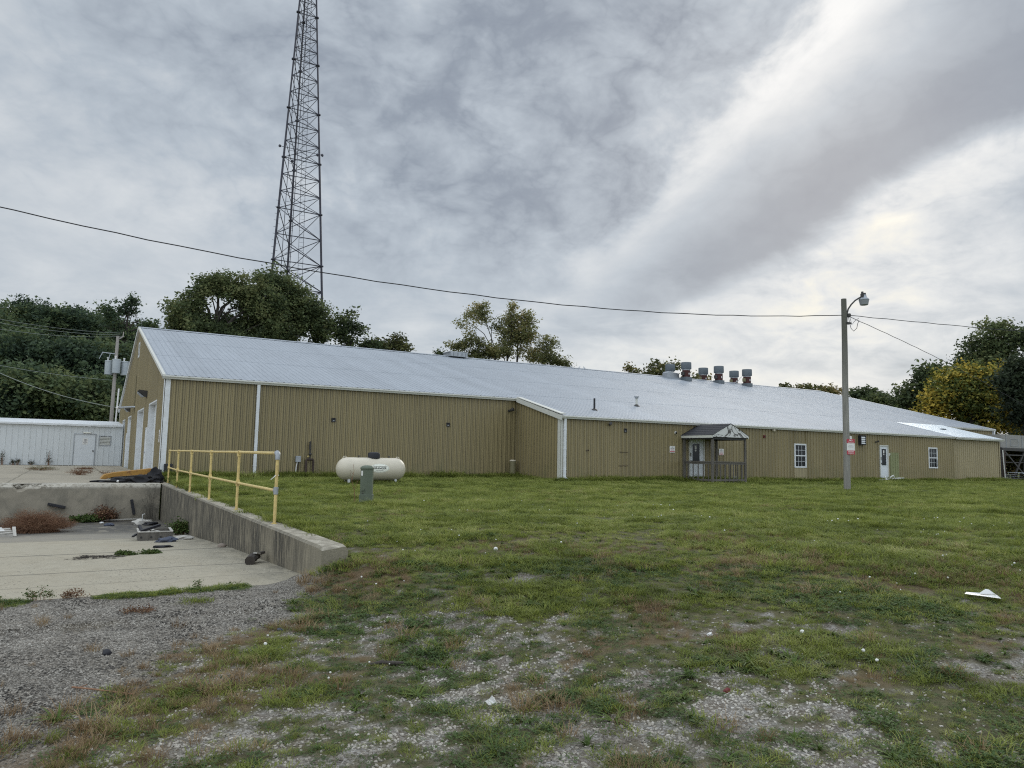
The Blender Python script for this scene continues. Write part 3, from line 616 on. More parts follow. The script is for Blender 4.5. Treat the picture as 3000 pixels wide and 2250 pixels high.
# windows
def window(x0_, x1_, z0, z1, sill_drop=0):
    f = MB(); t_ = .075; y0_, y1_ = YB-.045, YB+.03
    f.box((x0_, y0_, z0), (x0_+t_, y1_, z1)); f.box((x1_-t_, y0_, z0), (x1_, y1_, z1)); f.box((x0_+t_, y0_, z1-t_), (x1_-t_, y1_, z1)); f.box((x0_+t_, y0_, z0), (x1_-t_, y1_, z0+t_))
    zm = (z0+z1)/2; f.box((x0_+t_, y0_+.01, zm-.028), (x1_-t_, y1_, zm+.028))
    w = f.build('window', 'white', bld, bevel=.004)
    p = MB(); p.box((x0_+t_, YB+.004, z0+t_), (x1_-t_, YB+.012, zm-.028)); p.box((x0_+t_, YB-.012, zm+.028), (x1_-t_, YB-.004, z1-t_)); p.build('pane', 'glass', w)
    q = MB(); W_ = x1_-x0_-2*t_
    for a, b_, yy in ((z0+t_, zm-.028, YB-.002), (zm+.028, z1-t_, YB-.018)):
        for k in (1, 2): xk = x0_+t_+W_*k/3; q.box((xk-.009, yy, a), (xk+.009, yy+.005, b_))
        q.box((x0_+t_, yy+.0055, (a+b_)/2-.009), (x1_-t_, yy+.0085, (a+b_)/2+.009))
    q.build('muntins', 'whitesiding', w)
    return w
window(32.14, 33.06, .80, 2.04); w2 = window(44.04, 44.97, .88, 2.12)
g = MB(); g.bar((44.72, YB-.05, .97), (44.90, YB-.05, 1.02), .03, .02); g.bar((44.885, YB-.05, 1.0), (44.885, YB-.05, 1.40), .022, .02); o = g.build('torn_screen', 'dark', w2)
# hinged doors on the long side
def door(x0_, x1_, z0, z1, lit, hx, name='door'):
    f = MB(); t_ = .055; f.box((x0_, YB-.05, z0), (x0_+t_, YB+.06, z1)); f.box((x1_-t_, YB-.05, z0), (x1_, YB+.06, z1)); f.box((x0_+t_, YB-.05, z1-t_), (x1_-t_, YB+.06, z1)); f.box((x0_+t_, YB-.06, z0), (x1_-t_, YB+.05, z0+.03))
    l = MB(); lx0, lx1, lz0, lz1 = lit; a, b_, c_, d_ = x0_+t_, x1_-t_, z0+.03, z1-t_
    y0_, y1_ = YB-.012, YB+.03
    l.box((a, y0_, c_), (lx0, y1_, d_)); l.box((lx1, y0_, c_), (b_, y1_, d_)); l.box((lx0, y0_, lz1), (lx1, y1_, d_)); l.box((lx0, y0_, c_), (lx1, y1_, lz0))
    lf = l.build(name, 'door', bld); f.build('door_frame', 'cream', lf)
    p = MB(); p.box((lx0, YB+.004, lz0), (lx1, YB+.012, lz1)); p.build('pane', 'glass', lf)
    r_ = MB(); w = .025
    r_.box((lx0-w, YB-.022, lz0-w), (lx0, YB-.0125, lz1+w)); r_.box((lx1, YB-.022, lz0-w), (lx1+w, YB-.0125, lz1+w)); r_.box((lx0, YB-.022, lz1), (lx1, YB-.0125, lz1+w)); r_.box((lx0, YB-.022, lz0-w), (lx1, YB-.0125, lz0)); r_.build('pane_frame', 'door', lf)
    h = MB(); zh = z0+.95; q9 = MB(); q9.box((hx-.02, YB-.035, zh+.2), (hx+.03, YB-.013, zh+.36)); q9.build('lock', 'dark', lf); h.lathe([(.028, 0), (.028, -.03)], (hx, YB-.013, zh), 'y', 10); h.bar((hx, YB-.055, zh), (hx+.12, YB-.055, zh-.01), .022, .022); h.build('handle', 'dark', lf)
    s_ = MB(); s_.box((lx0+.17, YB-.001, lz1-.24), (lx0+.28, YB+.003, lz1-.08)); s_.box((lx0+.18, YB-.001, lz1-.34), (lx0+.27, YB+.003, lz1-.27)); s_.build('notice', 'sign', lf)
    return lf
door(24.82, 25.80, .10, 2.09, (25.04, 25.50, .95, 1.84), 24.93); door(39.30, 40.10, .16, 2.14, (39.50, 39.92, 1.0, 1.93), 39.42)
# gable openings: roll-up doors set back in white jambs, side doors beside them
for i, (a, b_, z) in enumerate(GD):
    j = MB(); dp = .26; x_ = X0-.03
    j.box((x_, a, -.05), (X0+dp, a+.05, z)); j.box((x_, b_-.05, -.05), (X0+dp, b_, z)); j.box((x_, a+.05, z-.05), (X0+dp, b_-.05, z))
    l = MB(); nz = 6; hz = (z-.05)/nz
    for k in range(nz): l.box((X0+dp-.06, a+.05, k*hz+.005), (X0+dp-.01, b_-.05, (k+1)*hz-.006)); l.box((X0+dp-.045, a+.05, k*hz-.006), (X0+dp-.015, b_-.05, k*hz+.006))
    d_ = l.build('overhead_door', 'whitesiding', bld); j.build('jamb', 'white', d_)
    hh_ = MB(); hh_.bar((X0+dp-.09, a+1.6, .95), (X0+dp-.09, a+1.85, .95), .03); hh_.box((X0+dp-.10, a+1.6, .93), (X0+dp-.06, a+1.63, .97)); hh_.box((X0+dp-.10, a+1.82, .93), (X0+dp-.06, a+1.85, .97)); hh_.build('handle', 'dark', d_)
for a, b_, z in GM:
    j = MB(); j.box((X0-.03, a, -.05), (X0+.1, a+.05, z)); j.box((X0-.03, b_-.05, -.05), (X0+.1, b_, z)); j.box((X0-.03, a+.05, z-.05), (X0+.1, b_-.05, z))
    l = MB(); l.box((X0-.012, a+.05, 0), (X0+.04, b_-.05, z-.05)); d_ = l.build('side_door', 'door', bld); j.build('door_frame', 'white', d_)
    h = MB(); h.tube([(X0-.012, b_-.14, .97), (X0-.07, b_-.14, .97), (X0-.075, b_-.25, .965)], .012, 8); h.lathe([(.035, 0), (.035, -.015)], (X0-.012, b_-.14, .97), 'x', 12); h.build('handle', 'galv', d_)
g = MB(); g.box((X0-.05, 43.45, 6.0), (X0-.021, 43.53, 6.62)); g.box((X0-.05, 44.17, 6.0), (X0-.021, 44.25, 6.62)); g.box((X0-.05, 43.45, 6.62), (X0-.021, 44.25, 6.7)); g.box((X0-.05, 43.45, 5.92), (X0-.021, 44.25, 6.0))
v_ = g.build('gable_vent', 'white', bld); g = MB()
for k in range(8): z = 6.01+k*.077; g.add([(X0-.045, 43.53, z), (X0-.045, 44.17, z), (X0-.022, 44.17, z+.06), (X0-.022, 43.53, z+.06)], [(0, 1, 2, 3)])
g.build('slats', 'cream', v_, fix=False)
g = MB(); g.box((X0-.05, 44.45-.04, 3.0), (X0-.019, 44.45+.04, 5.0)); o = g.build('cable_run', 'olivetrim', bld)
# ------------------------------------------------------------------ white building
wb = thing('white_building', 'low white ribbed shed behind the concrete yard, joined to the gable end', 'building', (0, 54, 0))
mb = MB(); pr = [(-40+k*.3048, 0) for k in range(0, 141)]
xs = []
for k in range(141): x = -40+k*.3048; xs += [(x, 0), (x+.25, 0), (x+.262, .018), (x+.286, .018)]
xs = [q for q in xs if q[0] < 2.76]+[(2.765, 0)]
DH = (.08, 1.30, 0, 1.98); VH = (1.46, 2.14, 1.26, 1.89)
bps = sorted(set([q for q in xs]+[(DH[0], 0), (DH[1], 0), (VH[0], 0), (VH[1], 0)]))
for (p, h), (q, g_h) in zip(bps, bps[1:]):
    m = (p+q)/2; segs = [(-.1, 2.45)]
    if DH[0] < m < DH[1]: segs = [(DH[3], 2.45)]
    if VH[0] < m < VH[1]: segs = [(-.1, VH[2]), (VH[3], 2.45)]
    for lo, hi in segs: mb.add([(p, -h, lo), (q, -g_h, lo), (q, -g_h, hi), (p, -h, hi)], [(0, 1, 2, 3)])
mb.build('wall', 'whitesiding', wb, fix=False)
g = MB(); g.prism([(-.14, 2.46), (-.14, 2.57), (-.10, 2.62), (6.0, 3.0), (6.0, 2.9), (0, 2.46)], 'x', -40.1, 2.76); g.build('roof', 'white', wb)
g = MB(); g.box((-40, -.016, -.11), (.07, -.004, .02)); g.box((1.31, -.016, -.11), (2.765, -.004, .02)); g.build('base_strip', 'black', wb)
g = MB(); g.box((DH[0]+.05, -.005, .015), (DH[1]-.05, .035, 1.93)); d_ = g.build('door', 'door', wb)
g = MB(); g.box((DH[0], -.03, 0), (DH[0]+.045, .05, 1.98)); g.box((DH[1]-.045, -.03, 0), (DH[1], .05, 1.98)); g.box((DH[0]+.045, -.03, 1.935), (DH[1]-.045, .05, 1.98)); g.build('door_frame', 'galv', d_)
g = MB(); g.lathe([(.03, 0), (.03, -.03), (.045, -.05), (.04, -.08)], (1.17, -.005, .93), 'y', 12); g.build('handle', 'dark', d_)
g = MB(); g.box((.56, -.010, 1.32), (.86, -.0055, 1.70)); s_ = g.build('notice', 'sign', d_); g = MB()
g.box((.66, -.013, 1.60), (.78, -.0105, 1.645)); g.box((.65, -.013, 1.51), (.78, -.0105, 1.57)); g.box((.59, -.013, 1.43), (.83, -.0105, 1.45)); g.box((.64, -.013, 1.385), (.76, -.0105, 1.40)); g.build('print', 'signgrey', s_)
g = MB()
g.box((VH[0], -.03, VH[2]), (VH[0]+.04, .03, VH[3])); g.box((VH[1]-.04, -.03, VH[2]), (VH[1], .03, VH[3])); g.box((VH[0]+.04, -.03, VH[3]-.04), (VH[1]-.04, .03, VH[3])); g.box((VH[0]+.04, -.03, VH[2]), (VH[1]-.04, .03, VH[2]+.04))
v_ = g.build('louvre', 'galv', wb); g = MB()
for k in range(6): z = VH[2]+.05+k*.09; g.add([(VH[0]+.04, -.028, z), (VH[1]-.04, -.028, z), (VH[1]-.04, .02, z+.075), (VH[0]+.04, .02, z+.075)], [(0, 1, 2, 3)])
g.build('slats', 'cream', v_, fix=False)
tg = thing('door_light', 'small white lamp bar above the door of the white shed', 'light', (.78, 53.97, 2.02)); g = MB(); g.box((-.22, -.05, -.01), (.22, .025, .09)); g.build('housing', 'sign', tg, bevel=.01); g = MB(); g.box((-.18, -.056, .02), (.18, -.0505, .06)); g.build('lens', 'decal', tg)
# ------------------------------------------------------------------ porch
po = thing('entry_porch', 'grey weathered wooden porch with black shingle gable roof at the side door', 'porch', (0, 0, 0))
PX0, PX1, PY = 24.15, 26.75, 24.05
zE_ = 2.22; zA = 2.73; xm = 25.50; px0, px1 = 24.40-.03, 26.52+.06
# gable faces the lawn; ridge runs back to the wall
gxl, gxr = 24.37, 26.52; xm = (gxl+gxr)/2
g = MB()
for s_ in (-1, 1):
    xe = gxl-.06 if s_ < 0 else gxr+.06
    nrow = 6
    for k in range(nrow):
        t0, t1 = k/nrow, (k+1)/nrow; xa, xb = xe+(xm-xe)*t0, xe+(xm-xe)*t1; za, zb = zE_-.02+(zA+.03-zE_)*t0, zE_-.02+(zA+.03-zE_)*t1
        g.add([(xa, PY-.14, za+.022), (xa, YB-.02, za+.022), (xb, YB-.02, zb+.012), (xb, PY-.14, zb+.012), (xa, PY-.14, za), (xa, YB-.02, za), (xb, YB-.02, zb), (xb, PY-.14, zb)], [(0, 1, 2, 3), (4, 7, 6, 5), (0, 4, 5, 1), (3, 2, 6, 7), (0, 3, 7, 4), (1, 5, 6, 2)])
g.build('porch_roof', 'shingle', po)
g = MB(); g.prism([(gxl-.03, zE_-.09), (gxr+.03, zE_-.09), (gxr+.03, zE_+.0), (xm, zA-.01), (gxl-.03, zE_+.0)], 'y', PY-.13, PY-.11); g.build('gable_panel', 'peel', po)
g = MB(); g.box((gxl-.075, PY-.11, zE_-.135), (gxl-.035, YB-.05, zE_-.025)); g.build('fascia', 'cream', po)
g = MB(); g.box((gxr+.035, PY-.11, zE_-.135), (gxr+.075, YB-.05, zE_-.025)); g.build('fascia', 'cream', po)
g = MB(); g.box((gxl+.03, PY-.05, zE_-.20), (gxr-.03, PY+.04, zE_-.09)); g.box((gxl, PY+.045, zE_-.20), (gxl+.09, YB-.04, zE_-.09)); g.box((gxr-.09, PY+.045, zE_-.20), (gxr, YB-.04, zE_-.09)); g.box((gxl+.09, PY+.1, zE_-.085), (gxr-.09, YB-.05, zE_-.07)); g.build('beam', 'soffit', po)
posts = [(gxl+.05, PY), (gxr-.05, PY), (gxl+.05, YB-.14), (gxr-.05, YB-.14)]
for x, y in posts: g = MB(); g.box((x-.044, y-.044, -.02), (x+.044, y+.044, zE_-.205)); g.build('post', 'wood', po, bevel=.006)
for nm, a, b_ in (('front', posts[0], posts[1]), ('side', posts[0], posts[2]), ('side', posts[1], posts[3])):
    g = MB(); A = Vector((*a, 0)); B_ = Vector((*b_, 0)); d = (B_-A).normalized(); A2 = A+d*.055; B2 = B_-d*.055
    if nm == 'side' and a == posts[1]: pass
    g.bar(A2+Vector((0, 0, 1.03)), B2+Vector((0, 0, 1.03)), .09, .04); g.bar(A2+Vector((0, 0, .96)), B2+Vector((0, 0, .96)), .035, .09); g.bar(A2+Vector((0, 0, .22)), B2+Vector((0, 0, .22)), .035, .08)
    rl = g.build('railing', 'wood', po); n_ = 7 if nm == 'front' else 5
    for k in range(n_):
        p = A2.lerp(B2, (k+.6)/(n_+.2)); q = MB(); q.box((p.x-.018, p.y-.018, .12), (p.x+.018, p.y+.018, .94)); q.build('baluster', 'wood', rl)
g = MB()
for k in range(6): g.box((gxl+.0, PY+.06+k*.295, .04), (gxr, PY+.06+k*.295+.28, .085))
g.build('deck', 'wood', po)
# ------------------------------------------------------------------ wall-hung things
def sign_trespass(x, z, lab, w=.32, h=.30):
    t_ = thing('wall_sign', lab, 'sign', (x, YB-.035, z), 0, 'square warning signs on the siding')
    g = MB(); g.box((-w/2, 0, -h/2), (w/2, .004, h/2)); g.build('plate', 'sign', t_)
    text('lettering', 'NO', .055, 'signgrey', t_, (0, -.002, h*.33), bold=.002); text('lettering', 'TRESPASSING', .036, 'signgrey', t_, (0, -.002, h*.15), bold=.0016)
    q = MB()
    for k, (ww, zz, hh_) in enumerate(((.20, .0, .010), (.21, -.03, .010), (.19, -.06, .010))): q.box((-ww/2, -.003, zz-hh_/2), (ww/2, -.0005, zz+hh_/2))
    q.build('print', 'signpink', t_); q = MB(); q.box((-w*.44, -.003, -h*.40), (w*.44, -.0005, -h*.28)); q.build('print', 'signred', t_)
sign_trespass(23.78, 1.56, 'white and red square sign on the siding left of the porch'); sign_trespass(26.92-.02, 1.50, 'white and red square sign on the siding seen through the porch')
def vent_box(x, z, y, lab):
    t_ = thing('wall_vent', lab, 'vent', (x, y-.02, z), 0, 'small black vents high on the siding'); g = MB(); w = .085
    g.box((-w, -.03, -w), (-w+.025, 0, w)); g.box((w-.025, -.03, -w), (w, 0, w)); g.box((-w+.025, -.03, w-.025), (w-.025, 0, w)); g.box((-w+.025, -.03, -w), (w-.025, 0, -w+.025)); g.build('frame', 'dark', t_)
    g = MB(); g.box((-w+.025, -.008, -w+.025), (w-.025, -.002, w-.025)); g.build('mesh', 'black', t_); g = MB(); g.box((-.03, -.022, -.045), (.035, -.009, -.015)); g.build('flap', 'galv', t_)
vent_box(9.03, 2.41, YW, 'small black square vent on the olive wall above the tank'); vent_box(14.13, 2.42, YW, 'small black square vent left of the corner floodlight'); vent_box(21.03, 2.33, YB, 'small black square vent on the extension wall left of the porch')
def flood(x, y, z, lab, s=1.0, side=1):
    t_ = thing('floodlight', lab, 'light', (x, y-.02, z), 0, 'small lamps on the siding'); g = MB(); g.lathe([(.05*s, 0), (.05*s, -.02)], (0, 0, 0), 'y', 12); g.tube([(0, -.02, 0), (0, -.08*s, .01), (.03*side, -.12*s, .03)], .014*s, 8); g.build('bracket', 'dark', t_, True)
    g = MB(); g.add([], []); 
    pts = [(.03*side, -.12*s, .05*s), (.06*side, -.20*s, .0)]
    g.tube([(-.02*side, -.06*s, -.02), (.02*side, -.12*s, .02), (.09*side*s, -.22*s, .06*s)], [.03*s, .055*s, .075*s], 12); g.build('lamp_head', 'dark', t_, True)
flood(17.2, YW, 3.17, 'black floodlight high in the inner corner of the olive wall', 1.15, 1); flood(20.16, YB, 2.55, 'small dark lamp under the extension eave left of the vent', .9, -1)
flood(38.96, YB, 2.30, 'small dark fitting up left of the far white door', .8, 1)
t_ = thing('dome_camera', 'white dome camera on the siding up left of the porch roof', 'camera', (23.98, YB-.02, 2.32)); g = MB(); g.lathe([(.07, 0), (.07, -.03), (.055, -.05)], (0, 0, 0), 'y', 16); g.build('base', 'sign', t_, True); g = MB(); g.lathe([(.05, -.05), (.045, -.08), (.025, -.10), (.004, -.108)], (0, 0, 0), 'y', 16); g.build('lens', 'black', t_, True)
t_ = thing('dome_light', 'beige dome fitting under the eave right of the porch', 'light', (30.57, YB-.02, 2.68)); g = MB(); g.lathe([(.09, 0), (.09, -.04), (.07, -.09), (.02, -.11)], (0, 0, 0), 'y', 16); g.build('dome', 'tank', t_, True); g = MB(); g.lathe([(.11, .0), (.11, -.015)], (0, 0, 0), 'y', 16); g.build('plate', 'olivetrim', t_)
t_ = thing('alarm_box', 'small dark red box on the siding right of the porch', 'alarm', (29.89, YB-.02, 2.33)); g = MB(); g.box((-.06, -.06, -.07), (.06, 0, .07)); g.build('box', 'red', t_, bevel=.006); g = MB(); g.lathe([(.03, -.061), (.035, -.08), (.01, -.085)], (0, 0, 0), 'y', 12); g.build('horn', 'black', t_)
t_ = thing('wall_exhaust_vent', 'white louvred exhaust vent in a black hood left of the far door', 'vent', (37.62, YB, 2.37)); g = MB(); g.box((-.22, -.20, -.26), (-.17, -.02, .26)); g.box((.17+.02, -.20, -.26), (.24, -.02, .26)); g.box((-.17, -.20, .21), (.19, -.02, .26)); g.box((-.17, -.20, -.26), (.19, -.02, -.21)); g.build('hood', 'black', t_)
g = MB()
for k in range(4): z = -.205+k*.104; g.add([(-.165, -.20, z), (.185, -.20, z), (.185, -.15, z+.095), (-.165, -.15, z+.095), (-.165, -.215, z), (.185, -.215, z)], [(0, 1, 2, 3), (0, 4, 5, 1)])
g.build('slats', 'white', t_, fix=False)
t_ = thing('bell_push', 'small round white fitting on the siding right of the far door', 'fitting', (40.2, YB-.02, 1.64)); g = MB(); g.lathe([(.05, 0), (.045, -.04), (.02, -.06)], (0, 0, 0), 'y', 12); g.build('cover', 'sign', t_, True); g = MB(); g.box((-.02, -.03, -.11), (.02, 0, -.05)); g.build('conduit', 'sign', t_)
t_ = thing('wall_hook', 'tiny bracket low on the extension wall by the corner', 'bracket', (18.98, YB-.02, 1.41)); g = MB(); g.box((-.09, -.03, -.012), (.05, 0, .012)); g.box((.03, -.05, -.015), (.05, -.03, .04)); g.build('bracket_bar', 'brownpipe', t_)
# gable fittings
def wallpack(y, z, s, lab):
    t_ = thing('wall_lamp', lab, 'light', (X0-.02, y, z), 0, 'lamps on the gable end'); g = MB()
    g.prism([(0, -.12*s), (0, .16*s), (-.34*s, .20*s), (-.40*s, .14*s), (-.10*s, -.10*s)], 'y', -.2*s, .2*s); g.build('housing', 'dark', t_)
    g = MB(); g.prism([(-.12*s, -.11*s), (-.40*s, .11*s), (-.38*s, .02*s), (-.2*s, -.14*s)], 'y', -.17*s, .17*s); g.build('lens', 'galv', t_)
wallpack(37.0, 3.52, 1.0, 'dark hooded lamp on the gable above the two near doors'); wallpack(47.9, 3.30, .8, 'dark hooded lamp on the gable near the far corner')
t_ = thing('service_mast', 'horizontal grey conduit with a white cap standing out from the gable', 'pipe', (X0, 45.6, 3.30)); g = MB(); g.tube([(.0, -1.35, .01), (-.12, -1.3, .01), (-.70, .4, .02)], .055, 10); g.build('conduit', 'galv', t_, True); g = MB(); g.tube([(-.68, .35, .02), (-.76, .60, .02)], .085, 12); g.build('cap', 'sign', t_, True)
t_ = thing('gable_sign', 'narrow white sign plate on the gable beside the corner', 'sign', (X0-.025, 30.27, 1.58)); g = MB(); g.box((-.012, -.12, -.23), (0, .12, .23)); g.build('plate', 'sign', t_)
g = MB(); [g.box((-.015, -.09, z), (-.0125, .09, z+.025)) for z in (.1, .03, -.04, -.11)]; g.build('print', 'signgrey', t_)
t_ = thing('corner_box', 'black box low on the corner of the olive wall behind the rail', 'box', (2.92, YW-.04, .38)); g = MB(); g.box((-.02, -.12, -.20), (.26, 0, .20)); g.build('cabinet', 'black', t_, bevel=.02); g = MB(); g.box((.03, -.07, -.42), (.14, -.01, -.205)); g.build('foot', 'sign', t_)
# meters, gas riser, pipe post
t_ = thing('electric_box', 'grey electric box with white conduit on the olive wall', 'box', (7.66, YW-.02, .70)); g = MB(); g.box((-.09, -.10, 0), (.11, 0, .24)); g.build('cabinet', 'galv', t_, bevel=.01); g = MB(); g.tube([(-.02, -.06, 0), (-.05, -.06, -.2), (-.07, -.07, -.62)], .02, 8); g.build('conduit', 'pvc', t_, True); g = MB(); g.tube([(.03, -.05, 0), (.02, -.05, -.15), (.03, -.05, -.62)], .018, 8); g.build('conduit', 'brownpipe', t_, True)
t_ = thing('gas_riser', 'rusty gas pipe loop with valve standing against the olive wall', 'pipe', (8.12, YW-.12, .05)); g = MB(); g.tube([(-.14, 0, -.1), (-.14, 0, .72), (-.12, 0, .76), (.12, 0, .76), (.14, 0, .72), (.14, 0, -.1)], .042, 8); g.build('pipe_loop', 'brownpipe', t_, True)
g = MB(); g.tube([(-.01, 0, .78), (-.01, 0, 1.40), (0.02, .10, 1.46)], .030, 8); g.tube([(-.01, 0, 1.15), (-.01, 0, 1.36)], .05, 8); g.build('riser', 'dark', t_, True)
g = MB(); g.lump((-.0, -.01, .97), (.065, .06, .065), 3, .1); g.build('regulator', 'dark', t_, True); g = MB(); g.tube([(-.01, 0, 1.42), (-.05, -.03, 1.42)], .03, 8); g.build('vent_cap', 'dark', t_, True); g = MB(); g.bar((-.12, -.02, .88), (-.04, -.02, .90), .02, .03); g.build('valve_handle', 'yellow', t_)
t_ = thing('pipe_stub', 'olive capped pipe standing in the inner corner of the walls', 'pipe', (17.27, YW-.35, .05)); g = MB(); g.tube([(0, 0, -.1), (0, 0, .84)], .145, 16); g.build('pipe', 'kelbox', t_, True); g = MB(); g.lathe([(.155, .83), (.155, .86), (.12, .885), (.02, .89)], (0, 0, 0), 'z', 16); g.build('cap', 'tank', t_, True)
# white drain pipes on the grass
t_ = thing('drain_pipe', 'length of white plastic pipe with an elbow lying by the porch', 'pipe', (25.3, 25.45, .12)); g = MB(); g.tube([(-.75, -.1, .03), (2.0, .18, .05)], .055, 10); g.build('pipe', 'pvc', t_, True); g = MB(); g.tube([(2.0, .18, .05), (2.16, .2, .05), (2.24, .21, .12), (2.26, .21, .22)], .07, 10); g.build('elbow', 'pvc', t_, True)
t_ = thing('plumbing_scrap', 'tangle of white pipe and boards at the far white door', 'scrap', (39.4, 25.3, .16)); g = MB(); g.tube([(-1.5, -.2, .03), (-.2, .02, .08)], .05, 8); g.tube([(-.5, .0, .05), (-.42, .1, .22), (-.35, .1, .05)], .035, 8); g.tube([(-.2, .02, .05), (.0, .05, .22), (.15, 0, .30), (.26, .02, .2), (.25, 0, .05)], .03, 8); g.build('pipe', 'pvc', t_, True)
g = MB(); g.bar((-.1, -.05, .12), (1.0, .05, .16), .30, .035); g.build('board', 'pvc', t_); g = MB(); g.lump((.3, .0, .02), (.55, .2, .1), 9, .4); g.build('rubble', 'scrapw', t_)
# ------------------------------------------------------------------ propane tank
tk = thing('propane_tank', 'cream propane tank lying on the grass against the long wall', 'tank', (8.80, 24.35, float(gz(8.8, 24.35))-.03), 0)
rr = .385; L = 2.42; zc_ = .52
prof = [(.004, -L/2)]+[(rr*math.sin(a), -L/2+.36-.36*math.cos(a)) for a in np.linspace(.12, math.pi/2, 9)]+[(rr*math.cos(a), L/2-.36+.36*math.sin(a)) for a in np.linspace(0, math.pi/2-.12, 9)]+[(.004, L/2)]
g = MB(); g.lathe(prof, (0, 0, zc_), 'x', 40); g.build('shell', 'tank', tk, True)
for x in (-.82, .82):
    for y in (-.16, .16): g = MB(); g.box((x-.04, y-.03, -.06), (x+.04, y+.03, zc_-.33)); g.build('foot', 'white', tk)
g = MB(); g.lathe([(.17, zc_+rr-.045), (.205, zc_+rr-.02), (.21, zc_+rr+.12), (.19, zc_+rr+.165), (.12, zc_+rr+.185), (.004, zc_+rr+.19)], (.08, 0, 0), 'z', 24); o = g.build('dome_lid', 'black', tk, True)
for x in (-.45, .62): g = MB(); g.lathe([(.022, zc_+rr-.02), (.022, zc_+rr+.03), (.038, zc_+rr+.045), (.03, zc_+rr+.065)], (x, 0, 0), 'z', 10); g.build('valve_cap', 'dark', tk, True)
for s_ in (-1, 1): g = MB(); xa = s_*(L/2-.25); g.tube([(xa-s_*.10, 0, zc_+rr-.03), (xa-s_*.06, 0, zc_+rr+.035), (xa+s_*.02, 0, zc_+rr+.02), (xa+s_*.07, 0, zc_+rr-.09)], .012, 8); g.build('lifting_lug', 'tank', tk, True)
# oval decal wrapped on the shell
def onshell(x, zz, off): a = zz/rr; return (x, -(rr+off)*math.cos(a), zc_+(rr+off)*math.sin(a))
def oval(cx_, w, h, off, m, name):
    g = MB(); vs = [onshell(cx_, .04, off)]; n = 36; rings = 5
    for r_ in range(1, rings+1):
        for k in range(n): a = 2*math.pi*k/n; vs.append(onshell(cx_+w*math.cos(a)*r_/rings, .04+h*math.sin(a)*r_/rings, off))
    fs = [(0, 1+k, 1+(k+1) % n) for k in range(n)]
    for r_ in range(rings-1):
        for k in range(n): a = 1+r_*n+k; b_ = 1+r_*n+(k+1) % n; fs.append((a, b_, b_+n, a+n))
    g.add(vs, fs); return g.build(name, m, tk, fix=False)
ov0 = oval(.165, .335, .150, .002, 'decal', 'emblem'); ov1 = oval(.165, .31, .135, .0035, 'ink', 'emblem_ring'); ov2 = oval(.165, .303, .130, .005, 'decal', 'emblem_field')
for o in (ov1, ov2): o.parent = ov0
def wraptext(body, size, zz, m, bold=.002, sx=1.2, shear=.25):
    o = text('lettering', body, size, m, ov0, (0, 0, 0), (0, 0, 0), bold, sx)
    me = o.data
    for v in me.vertices:
        x, y, z = v.co; x += shear*y; v.co = onshell(.165+x, zz+y, .0068+max(0, z)*.5)
wraptext('GRANGER', .088, .035, 'ink', .0028, 1.15); wraptext('GAS CO. INC.', .034, -.035, 'signgrey', .0008, 1.2)
g = MB(); g.add([onshell(-.06, .095, .0066), onshell(.40, .095, .0066), onshell(.41, .110, .0066), onshell(-.06, .110, .0066)], [(0, 1, 2, 3)]); o = g.build('swoosh', 'ink', ov0, fix=False)
# ------------------------------------------------------------------ green pedestal
pd = thing('utility_pedestal', 'green utility pedestal standing in the lawn in front of the tank', 'pedestal', (5.42, 15.25, float(gz(5.42, 15.25))), -.45)
g = MB(); g.prism([(-.12, -.10), (-.03, -.135), (.03, -.135), (.13, -.10), (.13, .10), (-.12, .10)], 'z', .18, .745); g.build('post', 'pedestal', pd, bevel=.006)
g = MB(); g.prism([(-.135, -.115), (-.03, -.15), (.03, -.15), (.145, -.115), (.145, .115), (-.135, .115)], 'z', -.1, .205); g.build('base', 'pedestal', pd, bevel=.006)
g = MB(); pts = [(-.13, -.11), (-.03, -.145), (.03, -.145), (.14, -.11), (.14, .11), (-.13, .11)]
g.add([(x, y, .735) for x, y in pts]+[(x, y, .77) for x, y in pts]+[(x*.7, y*.7, .805) for x, y in pts]+[(0, 0, .82)], [(i, (i+1) % 6, (i+1) % 6+6, i+6) for i in range(6)]+[(i+6, (i+1) % 6+6, (i+1) % 6+12, i+12) for i in range(6)]+[(i+12, (i+1) % 6+12, 18) for i in range(6)]); g.build('cap', 'pedestal', pd, bevel=.006)
g = MB(); g.add([(-.105, -.109, .60), (-.07, -.1225, .60), (-.07, -.1225, .70), (-.105, -.109, .70)], [(0, 1, 2, 3)]); g.build('sticker', 'sign', pd, fix=False)
g = MB(); g.lathe([(.014, 0), (.014, -.02)], (-.06, -.115, .235), 'y', 8); g.build('lock', 'dark', pd); g = MB(); g.bar((-.11, -.118, .30), (-.02, -.145, .31), .02, .035); g.build('latch', 'pedestal', pd)
pl = thing('dead_weed', 'thin leafless brown weed standing beside the green pedestal', 'plant', (5.22, 15.35, float(gz(5.22, 15.35)))); g = MB(); g.tube([(0, 0, 0), (-.03, 0, .3), (-.09, 0, .5), (-.05, 0, .7), (-.07, 0, .85)], [.008, .007, .006, .004, .003], 5); g.tube([(-.03, 0, .3), (.05, .02, .5)], .004, 5); g.tube([(-.06, 0, .62), (-.14, 0, .72)], .003, 5); g.tube([(-.09, 0, .5), (-.13, .02, .68)], .003, 5); g.build('stem', 'stick', pl)
